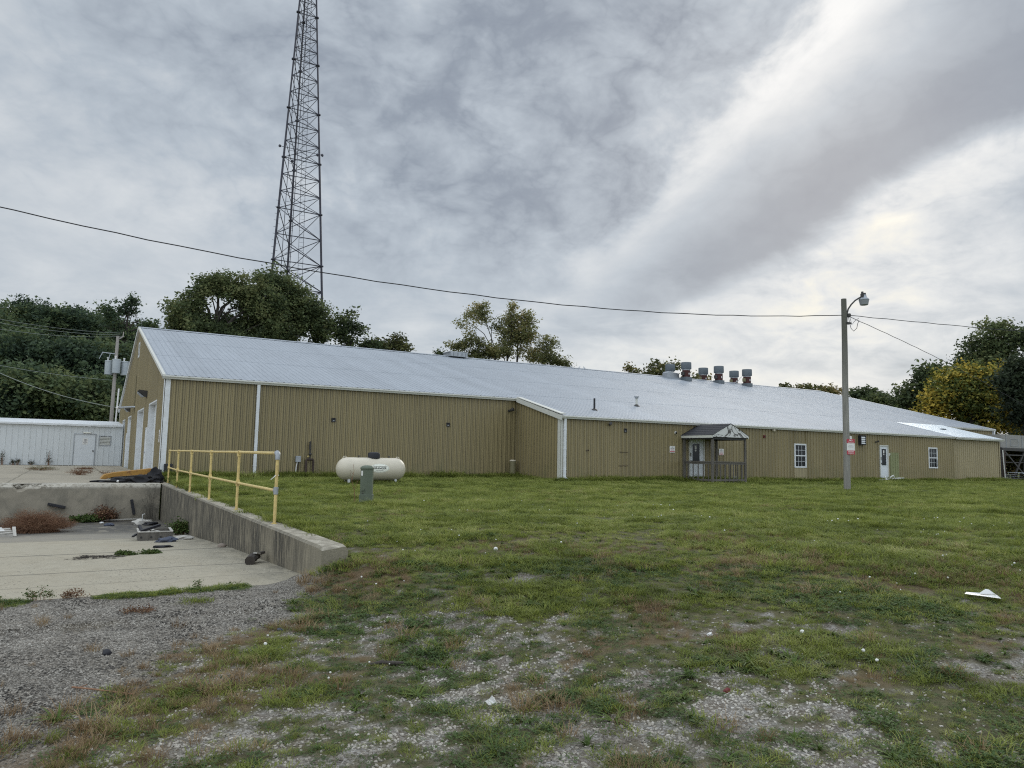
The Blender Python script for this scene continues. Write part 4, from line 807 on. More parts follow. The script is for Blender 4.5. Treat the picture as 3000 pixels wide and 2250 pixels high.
# ------------------------------------------------------------------ handrail
hr = thing('pipe_handrail', 'yellow pipe handrail of six posts on the retaining wall', 'railing', (2.69, 0, 0))
py_ = [11.55, 14.55, 17.75, 20.9, 23.65, 27.1]
def rz(y): return 1.055
for i, y in enumerate(py_):
    xo = .0 if y < 26 else .12
    g = MB(); g.tube([(xo, y, 0.0), (xo, y, 1.03)], .0245, 12); g.lathe([(.045, .0), (.045, .012)], (xo, y, 0), 'z', 12); p_ = g.build('post', 'yellow', hr, True)
    g = MB(); g.tube([(xo, y, .44), (xo, y, .55)], .036, 12); g.tube([(xo, y-.05, .495), (xo, y+.05, .495)], .036, 12) if i else g.tube([(xo, y, .495), (xo, y+.06, .495)], .036, 12); g.build('coupling', 'yellow' if i else 'galv', p_, True)
    if i: g = MB(); g.tube([(xo, y, .98), (xo, y, 1.06)], .036, 12); g.tube([(xo, y-.05, 1.055), (xo, y+.05, 1.055)], .036, 12); g.build('coupling', 'yellow', p_, True)
g = MB(); g.tube([(0, py_[0]+.03, 1.055)]+[(0, y, 1.055+.004*math.sin(y)) for y in py_[1:5]]+[(.12, py_[5], 1.055)], .0235, 12); g.build('top_rail', 'yellow', hr, True)
g = MB(); g.tube([(0, py_[0]+.03, .495)]+[(0, y, .495+.006*math.sin(y*2)) for y in py_[1:5]]+[(.12, py_[5], .495)], .0225, 12); g.build('mid_rail', 'yellow', hr, True)
g = MB(); g.tube([(0, py_[0], .96), (0, py_[0], 1.02), (0, py_[0]+.012, 1.045), (0, py_[0]+.05, 1.06), (0, py_[0]+.08, 1.058)], [.036, .038, .042, .040, .036], 12); o = g.build('elbow', 'galv', hr, True); o['label'] = 'bare grey elbow at the near end'
g = MB(); g.tube([(-.02, py_[0]-.02, .72), (-.05, py_[0]-.05, .70), (-.09, py_[0]-.03, .66)], .006, 5); g.tube([(-.03, py_[0], .72), (.03, py_[0]-.01, .725)], .008, 5); g.build('tie', 'sign', hr)
# ------------------------------------------------------------------ lattice tower
tw = thing('radio_tower', 'tall dark steel lattice tower rising behind the trees and out of view', 'tower', (20.25, 83.63, 0))
def trad(z): return (5.30-(z-22)*.1078)/math.sqrt(3)
ANG = [R(210), R(330), R(90)]
def tl(k, z): return Vector((trad(z)*math.cos(ANG[k]), trad(z)*math.sin(ANG[k]), z))
lev = [22+5.94*k for k in range(-4, 6)]; lev[0] = 0
lev = [0, 4.2, 10.1, 16.06, 22.0, 27.94, 33.85, 39.75, 45.66, 51.51, 57.4, 61.0]
bays = {4: 2, 5: 3, 6: 3, 7: 3, 8: 4, 9: 4, 10: 3}
for k in range(3):
    g = MB(); g.tube([tl(k, z) for z in lev], [.135 if z < 20 else (.12 if z < 34 else .095) for z in lev], 10); lg = g.build('leg', 'tower', tw, True)
    g = MB()
    for z in lev[1:-1]: p = tl(k, z); g.lathe([(.24, -.06), (.24, .06)], tuple(p), 'z', 12)
    g.build('flange', 'tower', lg)
for i in range(len(lev)-1):
    nb = bays.get(i, 2); g = MB(); zs = np.linspace(lev[i], lev[i+1], nb+1)
    r_ = .058 if i < 5 else (.050 if i < 8 else .042)
    for z0_, z1_ in zip(zs, zs[1:]):
        for k in range(3):
            k2 = (k+1) % 3; a0_, a1_, b0_, b1_ = tl(k, z0_), tl(k, z1_), tl(k2, z0_), tl(k2, z1_)
            if k == 0 or i < 4: g.tube([a1_, b1_], r_*.9, 6)
            g.tube([a0_, b1_], r_ if k == 1 else r_*.8, 6)
            g.tube([b0_, a1_], r_*.6, 6)
    g.build('bracing', 'tower', tw)
def ladder(x, y, dx_, w, step, z1, name, r_=.03):
    g = MB(); a = Vector((x, y, 0)); d = Vector((dx_, 0, 0))
    sc = lambda z: trad(z)/trad(22)
    for s_ in (-1, 1): g.tube([(x*sc(z)+s_*w/2*1, y*sc(z), z) for z in (0, 20, 40, z1)], r_, 6)
    z = 10
    while z < z1: g.tube([(x*sc(z)-w/2, y*sc(z), z), (x*sc(z)+w/2, y*sc(z), z)], r_*.6, 5); z += step
    g.build(name, 'tower', tw)
ladder(.75, .2, 1, .52, .45, 60, 'ladder', .022); ladder(.0-.75, .9, 1, .95, 1.5, 60, 'cable_ladder', .035)
for pa, pb in (((820, 427), (944, 455)), ((856, 472), (930, 454))):
    g = MB(); A = Vector(at(*pa, 84.6))-tw.location; B_ = Vector(at(*pb, 84.2))-tw.location; g.tube([A, B_], .03, 6); g.lump(tuple(A), (.18, .12, .2), 1, .1, 1); g.lump(tuple(B_), (.18, .12, .2), 2, .1, 1); g.build('antenna_arm', 'tower', tw)
g = MB()
for z in np.arange(20, 29, .38): p = tl(0, z); q = tl(2, z); s_ = -1 if int(z/.38) % 2 else 1; g.tube([p, p+Vector((s_*.34, 0, 0))], .018, 4); g.tube([q, q+Vector((s_*.34, 0, 0))], .018, 4)
g.build('step_pegs', 'tower', tw)
# ------------------------------------------------------------------ lamp pole on the lawn
LP = (25.70, 18.33); zb = float(gz(*LP))
lp = thing('lamp_pole', 'grey wooden pole with a curved lamp arm standing on the lawn', 'pole', (LP[0], LP[1], zb))
H = 7.5-zb; g = MB(); n = 14; g.tube([(0.00+.07*z/H+.008*math.sin(z*1.3), 0, z) for z in np.linspace(-.3, H, n)], [.128-.028*k/(n-1) for k in range(n)], 16); g.build('wood_pole', 'polewood', lp, True)
arm = Vector((.86, -.50, 0)).normalized()
def ap(s_, z): return (arm.x*s_*.60+.09, arm.y*s_*.60, H+z)
g = MB(); g.tube([ap(.13, -.95), ap(.15, -.62), ap(.25, -.40), ap(.45, -.22), ap(.72, -.05), ap(.98, .05), ap(1.12, .10)], .030, 10); g.box((LP[0]*0+.07-.02, -.15, H-1.0), (.30, .0, H-.93)); am = g.build('lamp_arm', 'dark', lp, True)
hx, hy, hz = ap(1.30, .02)
def tilt(pr): return pr
g = MB(); g.lathe([(.09, .16), (.10, .08), (.13, .04), (.19, -.01), (.195, -.04), (.18, -.05)], (hx, hy, hz), 'z', 20); g.build('lamp_housing', 'galv', am, True)
g = MB(); g.lathe([(.187, -.042), (.18, -.08), (.150, -.24), (.125, -.25), (.02, -.26)], (hx, hy, hz), 'z', 20); g.build('lamp_shade', mat('frosted_lens', (.25, .265, .275), .4, 0, .05, 3), am, True)
g = MB(); g.box((hx-.13, hy-.06, hz+.05), (hx-.01, hy+.06, hz+.20)); g.lathe([(.045, .19), (.045, .27), (.04, .28)], (hx-.09, hy, hz), 'z', 12); g.lathe([(.055, .14), (.055, .24)], (hx+.04, hy, hz), 'z', 12); g.build('photocell', 'dark', am, True)
g = MB(); g.lathe([(.07, -.07), (.09, 0), (.07, .07)], (.28, -.05, H-.66+.02), 'z', 12); g.tube([(.1, 0, H-.64), (.3, -.05, H-.64)], .02, 6); g.build('insulator', 'dark', lp, True)
g = MB(); g.tube([(.26, -.05, H-.68), (.30, -.06, H-.9), (.38, -.07, H-1.15), (.50, -.10, H-1.25), (.64, -.14, H-1.12), (.68, -.15, H-.95), (.76, -.16, H-.8)], .011, 6); g.tube([(.34, -.06, H-.72), (.42, -.08, H-1.0), (.56, -.1, H-.85), (.74, -.16, H-.72)], .009, 6); g.build('wire_loops', 'wire', lp)
g = MB(); g.box((.03, -.165, 1.98), (.12, -.135, 2.11)); g.build('tag', 'sign', lp)
ps = thing('pole_sign', 'red and white notice nailed to the lamp pole', 'sign', (LP[0]+.045, LP[1]-.165, zb+1.70), R(-32)); g = MB(); g.box((-.15, -.004, -.29), (.15, 0, .30)); g.build('plate', 'sign', ps)
g = MB(); g.box((-.15, -.009, .14), (.15, -.0045, .30)); g.box((-.15, -.009, -.29), (.15, -.0045, -.14)); g.build('bands', 'signred', ps)
text('lettering', 'NO', .075, 'sign', ps, (0, -.0105, .245), bold=.003); text('lettering', 'TRESPASSING', .037, 'sign', ps, (0, -.0105, .175), bold=.001)
g = MB(); g.box((-.10, -.007, -.01), (.10, -.0045, .003)); g.box((-.08, -.007, .04), (.08, -.0045, .047)); g.build('print', 'signgrey', ps); g = MB(); g.box((-.11, -.012, -.20), (.11, -.0092, -.18)); g.box((-.10, -.012, -.25), (.10, -.0092, -.23)); g.build('print', 'sign', ps)
# ------------------------------------------------------------------ transformer pole
tp_ = thing('transformer_pole', 'wooden utility pole with three grey transformers behind the white shed', 'pole', (2.35, 62, 0))
g = MB(); g.tube([(0, 0, 0), (.03, 0, 5), (.06, 0, 9.4)], [.14, .125, .105], 14); g.build('wood_pole', 'polewood2', tp_, True)
for x, y, z in ((-.38, .05, 6.5), (.08, -.42, 6.6), (.66, -.12, 6.50)):
    g = MB(); g.lathe([(.26, 0), (.27, .03), (.275, .95), (.295, .96), (.295, 1.0), (.26, 1.03), (.05, 1.05)], (x, y, z), 'z', 20); tr = g.build('transformer', 'bluegalv' if 0 else mat('transformer_grey', (.36, .39, .40), .4, .1, .05, 3) if 'trm' not in M else M['trm'], tp_, True)
    M['trm'] = tr.data.materials[0]
    g = MB(); g.lathe([(.05, 1.0), (.05, 1.18), (.075, 1.2), (.075, 1.27)], (x-.08, y, z), 'z', 10); g.build('bushing', 'sign', tr, True)
g = MB(); g.tube([(.22, -.18, 0), (.30, -.16, 3), (.36, -.12, 5.5)], .055, 8); g.build('conduit', 'sign', tp_, True)
g = MB(); g.bar((-.9, -.1, 8.1), (-.05, -.1, 8.05), .06, .06); g.bar((-.85, -.1, 8.1), (-1.05, -.1, 7.6), .04); g.bar((-.35, -.1, 8.05), (-.45, -.1, 7.6), .04); g.build('cross_arm', 'galv', tp_); g = MB(); g.bar((.15, 0, 9.2), (.45, 0, 9.45), .09, .09); g.tube([(.4, 0, 9.4), (.42, 0, 9.75)], .04, 6); g.build('pole_top_bracket', 'polewood2', tp_)
# ------------------------------------------------------------------ overhead wires
def wire(name, A, B_, sag, r_, m, lab, n=40, twist=0.0):
    A = Vector(A); B_ = Vector(B_); pts = []
    for i in range(n+1):
        t_ = i/n; p = A.lerp(B_, t_); p.z -= 4*sag*t_*(1-t_)
        if twist: p.z += twist*math.sin(i*2.4)
        pts.append(p)
    g = MB(); g.tube(pts, r_, 5); return tag(g.build(name, m), lab, 'wire')
PT = (LP[0]+.15, LP[1], 6.87)
wire('overhead_wire', (-20, 25, 11.0), PT, 2.4, .016, 'wire', 'long black cable sagging from the left across the sky to the lamp pole', 60, .01)
wire('overhead_wire', PT, (65, 15, 8.5), .12, .014, 'wire', 'black cable running right from the lamp pole past the trees', 50, .01)
wire('overhead_wire', PT, (60, 26, 3.9), -.35, .012, 'wire', 'black cable dropping from the lamp pole to the yellow tree', 50, .008)
wire('overhead_wire', (-10, 60, 9.5), (2.1, 46.2, 3.32), 1.0, .018, 'wirel', 'lowest pale cable sagging in front of the wood to the gable conduit')
wire('overhead_wire', (-15, 60, 9.0), (2.3, 62, 6.1), .7, .014, 'wirel', 'pale cable meeting the transformer pole below the transformers')
for k, (dz_, sg_) in enumerate(((0, 1.1), (.25, 1.0), (-.15, 1.3))): wire('overhead_wire', (-15, 50+k, 10.75+dz_), (2.55+.1*k, 62, 9.5+dz_*.6), sg_, .011, 'wirel', ('middle', 'upper', 'lower')[k]+' of the three thin pale cables to the top of the transformer pole').__setitem__('group', 'cables to the top of the transformer pole')
# ------------------------------------------------------------------ things on the roof
def roofz(y): return ZE+SL*(min(y, 2*YR-y)-YW)
def fan(x, y, ztop, front, lab):
    z0 = roofz(y)-.05; t_ = thing('roof_fan', lab, 'vent', (x, y, z0), 0, 'exhaust fans along the ridge'); h = ztop-z0; r_ = .315
    b0 = h-.53; br = b0-.12-.50
    g = MB(); g.box((-.31, -.31, 0), (.31, .31, max(br, .12))); g.build('curb', 'bluegalv', t_)
    g = MB(); g.tube([(0, 0, max(br, .12)), (0, 0, b0-.10)], r_, 20); g.build('fan_drum', 'rust', t_, True)
    g = MB(); g.tube([(0, 0, b0-.10), (0, 0, b0+.02)], .30, 20); g.build('neck', 'galv', t_, True)
    g = MB(); g.lathe([(.385, b0), (.40, b0+.02), (.395, b0+.50), (.385, b0+.53), (.36, b0+.53), (.36, b0+.1), (.01, b0+.1)], (0, 0, 0), 'z', 24); g.build('wind_band', 'bluegalv', t_, True)
    g = MB(); zb_ = (max(br, .12)+b0-.1)/2; g.box((-.50, -.16, zb_-.15), (-.32, .06, zb_+.13)); g.build('motor_box', 'kelbox' if lab.find('khaki') >= 0 else 'dark', t_, bevel=.02)
    g = MB(); g.lump((-.02, -.33, zb_-.02), (.05, .02, .09), 4, .15); g.build('access_plate', 'sign', t_, True)
    return t_
fan(40.9, 43.0, 8.66, True, 'tall exhaust fan with plain rusty drum standing second from the left on the ridge'); fan(44.85, 43.42, 8.71, True, 'tall exhaust fan fourth from the left with a dark motor box'); fan(47.75, 43.1, 8.64, True, 'rightmost exhaust fan with khaki motor box and full base in view')
fan(41.25, 45.2, 8.74, False, 'leftmost exhaust fan half hidden behind a low grey duct'); fan(44.9, 45.2, 8.74, False, 'short exhaust fan third from the left with khaki motor box half behind the ridge'); fan(48.5, 45.2, 8.76, False, 'short exhaust fan fifth from the left with khaki box, a cable running right from it')
t_ = thing('roof_duct', 'low grey duct box on the ridge between the two leftmost fans', 'duct', (40.2, 43.6, roofz(43.6))); g = MB(); g.prism([(-.9, -.1), (.35, -.1), (.35, .42), (-.75, .52), (-.9, .40)], 'y', -.2, .35); g.build('duct_box', 'galv', t_, bevel=.02); g = MB(); g.box((-1.0, -.3, -.1), (.4, .45, .06)); g.build('flashing', 'roof', t_)
t_ = thing('roof_cable', 'thin pale cable looped between the two rightmost fans', 'cable', (48.0, 44, 7.6)); g = MB(); g.tube([(-.1, .6, .1), (-.35, .3, .06), (-.55, -.2, .10), (-.75, -.6, .30), (-.78, -.9, .45)], .02, 5); g.build('cable', 'sign', t_)
t_ = thing('ridge_ventilator', 'low galvanised ventilator box on the ridge left of the half bare tree', 'vent', (21.6, 44.4, roofz(44.4)-.02)); g = MB(); g.prism([(-.62, 0), (.62, 0), (.62, .26), (.68, .27), (.68, .31), (-.68, .31), (-.68, .27), (-.62, .26)], 'y', -.55, .55); g.build('box', 'galv', t_)
g = MB(); [g.box((x, -.565, .03), (x+.03, -.5505, .25)) for x in (-.4, -.1, .2, .48)]; g.build('seams', 'bluegalv', t_)
t_ = thing('roof_pipe', 'short black pipe standing on the lower roof slope', 'pipe', (20.53, 27.54, roofz(27.54)-.05)); g = MB(); g.tube([(0, 0, 0), (0, 0, .60)], .045, 12); g.build('pipe', 'black', t_, True); g = MB(); g.lathe([(.17, .0), (.12, .07), (.055, .12)], (0, 0, .02), 'z', 14); g.build('boot', 'dark', t_, True)
t_ = thing('roof_flue', 'pale flue pipe with a flat cap on the lower roof slope', 'flue', (24.61, 29.45, roofz(29.45)-.05)); g = MB(); g.tube([(0, 0, 0), (0, 0, .47)], .055, 12); g.build('pipe', 'cream', t_, True); g = MB(); g.lathe([(.09, .44), (.095, .50), (.13, .52), (.13, .55), (.02, .58)], (0, 0, 0), 'z', 14); g.build('cap', 'galv', t_, True); g = MB(); g.lathe([(.19, .0), (.12, .07), (.065, .12)], (0, 0, .02), 'z', 14); g.build('boot', 'dark', t_, True)
t_ = thing('roof_patch', 'grey scuffed flashing patch on the bright end roof', 'patch', (49.3, 28.0, roofz(28.0)+.05)); g = MB(); g.lump((0, 0, 0), (.30, .16, .055), 8, .35); g.build('patch_sheet', 'bluegalv', t_, True)
def bird(x, y, z, rz_, lab):
    pts = [(0, 0, 0), (.06, 0, .03), (.10, 0, .07), (-.06, 0, -.01), (-.13, 0, -.03), (.135, 0, .075)]
    ed = [(0, 1), (1, 2), (0, 3), (3, 4), (2, 5)]; me = bpy.data.meshes.new('bird'); me.from_pydata(pts, ed, []); me.materials.append(M['bird']); o = bpy.data.objects.new('bird', me); C.objects.link(o)
    md = o.modifiers.new('skin', 'SKIN'); rr_ = [.05, .042, .03, .042, .012, .008]
    for v, r_ in zip(me.skin_vertices[0].data if me.skin_vertices else [], rr_): v.radius = (r_, r_)
    o.modifiers.new('sub', 'SUBSURF').levels = 1; o.location = (x, y, z+.09); o.rotation_euler = (0, -.35, rz_)
    g = MB(); [g.tube([(0, s_*.02, -.02), (-.02, s_*.022, -.09)], .006, 4) for s_ in (-1, 1)]; g.build('leg', 'dark', o)
    return tag(o, lab, 'bird', 'small birds perched on the ridge')
bird(12.9, 44.4, 7.6, .4, 'pale bird perched on the ridge in front of the big dark tree'); bird(30.99, 44.4, 7.6, 2.6, 'grey bird on the ridge, leftmost of the three right of the half bare tree'); bird(31.69, 44.4, 7.6, .2, 'grey bird on the ridge, middle of the three right of the half bare tree'); bird(32.15, 44.4, 7.6, 2.2, 'grey bird on the ridge, rightmost of the three right of the half bare tree')
# ------------------------------------------------------------------ hopper at the right end
hp = thing('hopper_bin', 'grey steel bin raised on a dark braced frame at the right end of the hall', 'bin', (0, 0, 0))
g = MB(); g.box((57.2, 28.4, 2.42), (72, 31.5, 3.36)); bn_ = g.build('bin', 'hop', hp); g = MB()
for x in (57.9, 60.1, 62.6, 65.2, 68): g.box((x, 28.37, 2.42), (x+.05, 28.398, 3.36))
g.box((58.5, 28.38, 2.55), (59.6, 28.396, 2.58)); g.box((58.5, 28.38, 3.05), (59.6, 28.396, 3.08)); g.box((58.5, 28.38, 2.581), (58.53, 28.396, 3.049)); g.box((59.57, 28.38, 2.581), (59.6, 28.396, 3.049)); g.build('seams', 'galv', bn_)
g = MB(); g.box((57.2, 28.3, 2.20), (72, 28.5, 2.415)); g.box((57.2, 31.3, 2.20), (72, 31.5, 2.415)); g.box((57.4, 28.35, 1.86), (72, 28.43, 1.94)); g.build('beam', 'dark', hp)
for x in (57.5, 60.4, 63.6, 67): 
    for y in (28.4, 31.4): g = MB(); g.box((x-.09, y-.09, -.2), (x+.09, y+.09, 2.2)); g.build('leg', 'dark' if x > 58 else 'brownpipe', hp)
g = MB(); g.bar((57.6, 28.4, 2.2), (60.4, 28.4, .4), .07, .1); g.bar((60.3, 28.4, 2.1), (58.7, 28.4, .2), .09, .12); g.bar((60.5, 28.4, 1.7), (63.5, 28.4, .5), .07, .1); g.bar((57.6, 31.4, .3), (60.4, 31.4, 2.1), .07, .1); g.box((57.5, 28.4, 1.35), (64, 28.46, 1.41)); g.build('brace', 'dark', hp)
sh = thing('sheet_stack', 'stack of grey corrugated metal sheets on the grass under the raised bin', 'sheets', (0, 0, 0))
for k in range(4):
    g = MB(); n_ = 60; xs_ = np.linspace(55.2+k*.2, 64, n_); z0_ = .18+k*.12; vs = []
    for i, x in enumerate(xs_): vs += [(x, 25.6+k*.15, z0_), (x, 26.0+k*.15, z0_+.10), (x, 27.4, z0_+.12+.02*(i % 2))]
    g.add(vs, [(i*3+j, i*3+3+j, i*3+4+j, i*3+1+j) for i in range(n_-1) for j in (0, 1)]); g.build('sheet', 'galv' if k % 2 else 'hop', sh, fix=False)
t_ = thing('leaning_conduit', 'white pipe leaning upright in the gap behind the khaki end section', 'pipe', (55.2, 27.2, 0)); g = MB(); g.tube([(0, 0, 0), (.05, .1, 1.4), (.2, .2, 2.2)], .035, 8); g.build('pipe', 'cream', t_, True)
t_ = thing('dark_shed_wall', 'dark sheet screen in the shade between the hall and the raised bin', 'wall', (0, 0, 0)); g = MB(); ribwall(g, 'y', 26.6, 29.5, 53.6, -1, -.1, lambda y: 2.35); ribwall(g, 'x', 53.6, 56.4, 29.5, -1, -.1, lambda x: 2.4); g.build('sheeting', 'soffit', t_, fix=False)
# ------------------------------------------------------------------ things on the ramp and yard
def gp(px, py, zf, z0=-.5):                       # where the ground is hit by that line of sight
    v = RW @ _ray(px, py); z = z0
    for _ in range(60):
        P_ = EYE+v*((z-1.07)/v[2]); z = .5*z+.5*float(zf(P_[0], P_[1]))
    P_[2] = float(zf(P_[0], P_[1])); return P_
sz = lambda x, y: slab_z(y)
for x, a0_, lab in ((-.27, -.24, 'black rubber dock bumper hanging almost level on the dock wall'), (1.75, -1.36, 'black rubber dock bumper hanging upright on the dock wall')):
    t_ = thing('dock_bumper', lab, 'bumper', (x, 26.03, -.63 if x < 0 else -.70)); g = MB(); c_, s_ = math.cos(a0_)*.235, math.sin(a0_)*.235; g.bar((-c_, -.04, -s_), (c_, -.04, s_), .08, .10, (0, 1, 0)); g.build('rubber', 'black', t_, bevel=.01)
    g = MB(); [g.lathe([(.018, -.092), (.018, -.10)], (k*c_*.7, 0, k*s_*.7), 'y', 8) for k in (-1, 1)]; g.build('bolts', 'dark', t_)
t_ = thing('dock_plate', 'rusty yellow dock plate propped over black rubbish at the edge of the yard', 'plate', (1.72, 28.0, -.02), .05); t_.scale = (.86, 1, .86)
g = MB(); L_ = [(-1.0, .14), (-.88, .30), (-.55, .38), (.74, .54), (.84, .50), (.88, .38), (.80, .33), (-.60, .21), (-.85, .12)]; g.prism(L_, 'y', -.25, .25); g.build('plate_side', 'dockyellow', t_, bevel=.01)
g = MB(); g.bar((-.7, .0, .16), (.85, .0, .29), .5, .03); g.build('underside', 'dark', t_); g = MB(); g.tube([(-.62, -.1, .0), (-.62, -.1, .12), (-.52, -.1, .17), (-.42, -.1, .12), (-.42, -.1, 0)], .025, 8); g.build('handle', 'dark', t_, True)
for x in (.25, .48): g = MB(); g.box((x-.03, -.1, 0), (x+.03, 0, .29)); g.build('leg', 'dark', t_)
for x, y, r_, sd_, lab in ((1.65, 27.2, (.42, .25, .13), 1, 'black plastic sack lying under the yellow dock plate'), (2.18, 26.95, (.42, .28, .17), 2, 'black plastic sack in front of the white corner trim'), (1.0, 27.4, (.38, .2, .05), 3, 'flattened black plastic sheet at the left end of the yellow plate'), (2.45, 27.6, (.26, .2, .30), 5, 'upright black sack against the gable corner')):
    g = MB(); g.lump((0, 0, 0), r_, sd_, .5, 3, .6); o = g.build('rubbish_sack', 'bag', None, True); o.location = (x, y, r_[2]*.45); tag(o, lab, 'sack', 'black plastic sacks at the edge of the yard')
g = MB(); g.lump((0, 0, 0), (.05, .05, .04), 3, .2); o = g.build('paper_scrap', 'sign', None); o.location = (1.35, 27.0, .05); tag(o, 'tiny white scrap among the black sacks', 'litter')
# wooden tray
P_ = gp(457, 1583, sz); t_ = thing('wooden_frame', 'open grey wooden frame lying on the ramp by the retaining wall', 'crate', tuple(P_+np.array([0, .40, 0])), -.04)
g = MB(); w, d, h = .33, .42, .17
g.box((-w, -d, 0), (w, -d+.03, h)); g.box((-w, d-.03, 0), (w, d, h)); g.box((-w, -d+.03, 0), (-w+.03, d-.03, h)); g.box((w-.03, -d+.03, 0), (w, d-.03, h)); g.build('frame', 'wood', t_)
g = MB(); 
for (a, b_) in (((-.12, -d+.02), (-.15, d-.03)), ((.12, -d+.02), (-.02, .1)), ((-.02, .1), (-.05, d-.03))): g.bar((*a, h-.01), (*b_, h-.01), .05, .03)
g.box((-w-.005, -d-.01, h), (w+.005, -d+.04, h+.02)); g.box((-w-.01, -d+.04, h), (-w+.04, d, h+.02)); g.box((w-.04, -d+.04, h), (w+.01, d, h+.02)); g.build('slats', 'scrapw', t_)
g = MB(); [g.lathe([(.022, 0), (.022, -.004)], (x, -d-.0, .07), 'y', 10) for x in (-.27, -.08, .10, .28)]; g.build('bolt_holes', 'ink', t_)
g = MB(); g.bar((-.30, -.2, .17), (.10, .1, .27), .06, .05); g.bar((-.30, .05, .26), (-.22, -.25, .12), .05, .05); g.bar((-.42, -.1, .06), (-.34, .1, .09), .04, .03); o = g.build('batten', 'black', t_)
def lump_thing(name, px, py, zf, r_, sd_, m, lab, cat, jag=.4, n=3, rz_=0):
    P_ = gp(px, py, zf); g = MB(); g.lump((0, 0, 0), r_, sd_, jag, n, .5); o = g.build(name, m, None, True); o.location = (P_[0], P_[1], P_[2]+r_[2]*.42); o.rotation_euler = (0, 0, rz_); return tag(o, lab, cat)
lump_thing('cloth_bundle', 487, 1588, sz, (.19, .16, .07), 11, 'bluebag', 'blue grey crumpled cloth in front of the wooden frame', 'cloth')
lump_thing('crumpled_sheet', 527, 1581, sz, (.24, .14, .06), 12, 'scrapw', 'bleached crumpled sheet between the wooden frame and the retaining wall', 'litter')
lump_thing('flat_bag', 476, 1605, sz, (.13, .07, .035), 13, 'bag', 'black crumpled bag alone on the pale ramp below the frame', 'litter')
lump_thing('round_stone', 650, 1603, sz, (.075, .06, .05), 14, 'rock', 'round brown stone at the foot of the retaining wall', 'stone', .1)
lump_thing('blue_bag', 319, 1541, sz, (.13, .09, .06), 15, 'bluebag', 'small dark blue bag on the stained ramp below the dock wall', 'litter')
lump_thing('plastic_heap', 417, 1536, sz, (.26, .2, .10), 16, 'scrapw', 'pale heap of rubbish in the corner behind the wooden frame', 'litter', .5)
lump_thing('black_heap', 440, 1538, sz, (.20, .2, .06), 17, 'bag', 'black rubbish beside the pale heap in the dock corner', 'litter', .5)
g = MB(); P_ = gp(414, 1536, sz); g.tube([(0, 0, 0), (0, 0, .30), (.06, 0, .31)], .012, 6); o = g.build('white_rod', 'pvc', None); o.location = tuple(P_+np.array([0, -.2, 0])); tag(o, 'thin white rod standing at the pale rubbish heap', 'rod')
lump_thing('white_scrap', 298, 1533, sz, (.05, .04, .03), 18, 'pvc', 'small white scrap on the dirt strip at the dock wall', 'litter')
P_ = gp(340, 1527, sz); g = MB(); g.bar((-.75, -.12, .04), (.70, .15, .05), .06, .03); o = g.build('plank', 'scrapw', None); o.location = tuple(P_); tag(o, 'thin grey plank lying along the foot of the dock wall', 'plank')
P_ = gp(742, 1650, sz); t_ = thing('log', 'dark split log lying on the ramp near the end of the retaining wall', 'log', tuple(P_), 1.15)
g = MB(); g.tube([(-.22, 0, .06), (-.12, .01, .075), (.0, 0, .08), (.12, .015, .075), (.24, -.02, .06)], [.07, .062, .066, .055, .03], 9); g.bar((.05, .03, .10), (.20, -.10, .13), .05, .035); o = g.build('trunk_piece', 'bark', t_); g = MB(); g.bar((-.05, -.03, .15), (.22, -.05, .10), .05, .02); g.build('torn_bark', 'scrapw', t_)
# pallets at the left edge
P_ = gp(20, 1572, sz); t_ = thing('broken_pallet', 'broken boards of a pallet beside the brown bush at the left edge', 'pallet', tuple(P_), .2)
g = MB(); [g.bar((-.6, -.05+k*.18, .05+.03*k), (.10, -.02+k*.18, .09+.03*k), .13, .025) for k in range(3)]; g.bar((.14, -.10, .0), (.20, .5, .16), .07, .04); g.bar((-.5, -.12, .03), (.1, -.12, .03), .03, .06); g.build('boards', 'scrapw', t_); g = MB(); g.lump((-.3, .2, .10), (.3, .2, .09), 31, .5); g.build('plastic_sheet', 'pvc', t_)
# sheet on the lawn, litter
P_ = gp(2880, 1758, gz); t_ = thing('plastic_sheet', 'bent white plastic sheet lying on the grass at the right', 'sheet', tuple(P_+np.array([0, .0, .03])), -.93+.0)
g = MB(); t_.scale = (.62, .62, .62); g.add([(-.24, -.03, .03), (.22, -.09, .01), (.20, .10, .03), (.10, .05, .05), (-.20, .10, .04), (-.22, -.03, .026), (.21, -.09, .006)], [(0, 1, 2, 3, 4)]); g.add([(-.06, .0, .04), (.13, .02, .05), (.10, .10, .10), (.06, .12, .105)], [(0, 1, 2, 3)]); g.add([(.13, .02, .05), (.18, .07, .04), (.10, .10, .10)], [(0, 1, 2)])
o = g.build('panel', 'pvc', t_, fix=False); sm = o.modifiers.new('s', 'SOLIDIFY'); sm.thickness = .004
def litter(px, py, r_, m, lab, cat='litter', sd_=1, jag=.5): return lump_thing(name_of(lab), px, py, gz, r_, sd_, m, lab, cat, jag, 2)
def name_of(l): return l.split('|')[0] if '|' in l else ('paper_scrap' if 'paper' in l or 'white' in l else ('stone' if 'stone' in l or 'lump' in l else 'litter_scrap'))
t_ = thing('paper_rag', 'crumpled white rag on the gravel in the lower middle', 'litter', tuple(gp(1443, 2066, gz)+np.array([0, 0, .005]))); g = MB(); g.add([(-.03, 0, 0), (.03, -.01, 0), (.025, .02, .03), (0, .01, .055), (-.015, .02, .03), (-.05, .01, .025)], [(0, 1, 2, 3, 4), (0, 4, 5)]); g.build('rag', 'sign', t_, fix=False)
litter(312, 1918, (.035, .03, .03), 'black', 'black lump of asphalt on the gravel drive', 'stone', 5, .3)
litter(2130, 2028, (.03, .02, .018), 'red', 'small red wrapper on the gravel in the lower right', 'litter', 6)
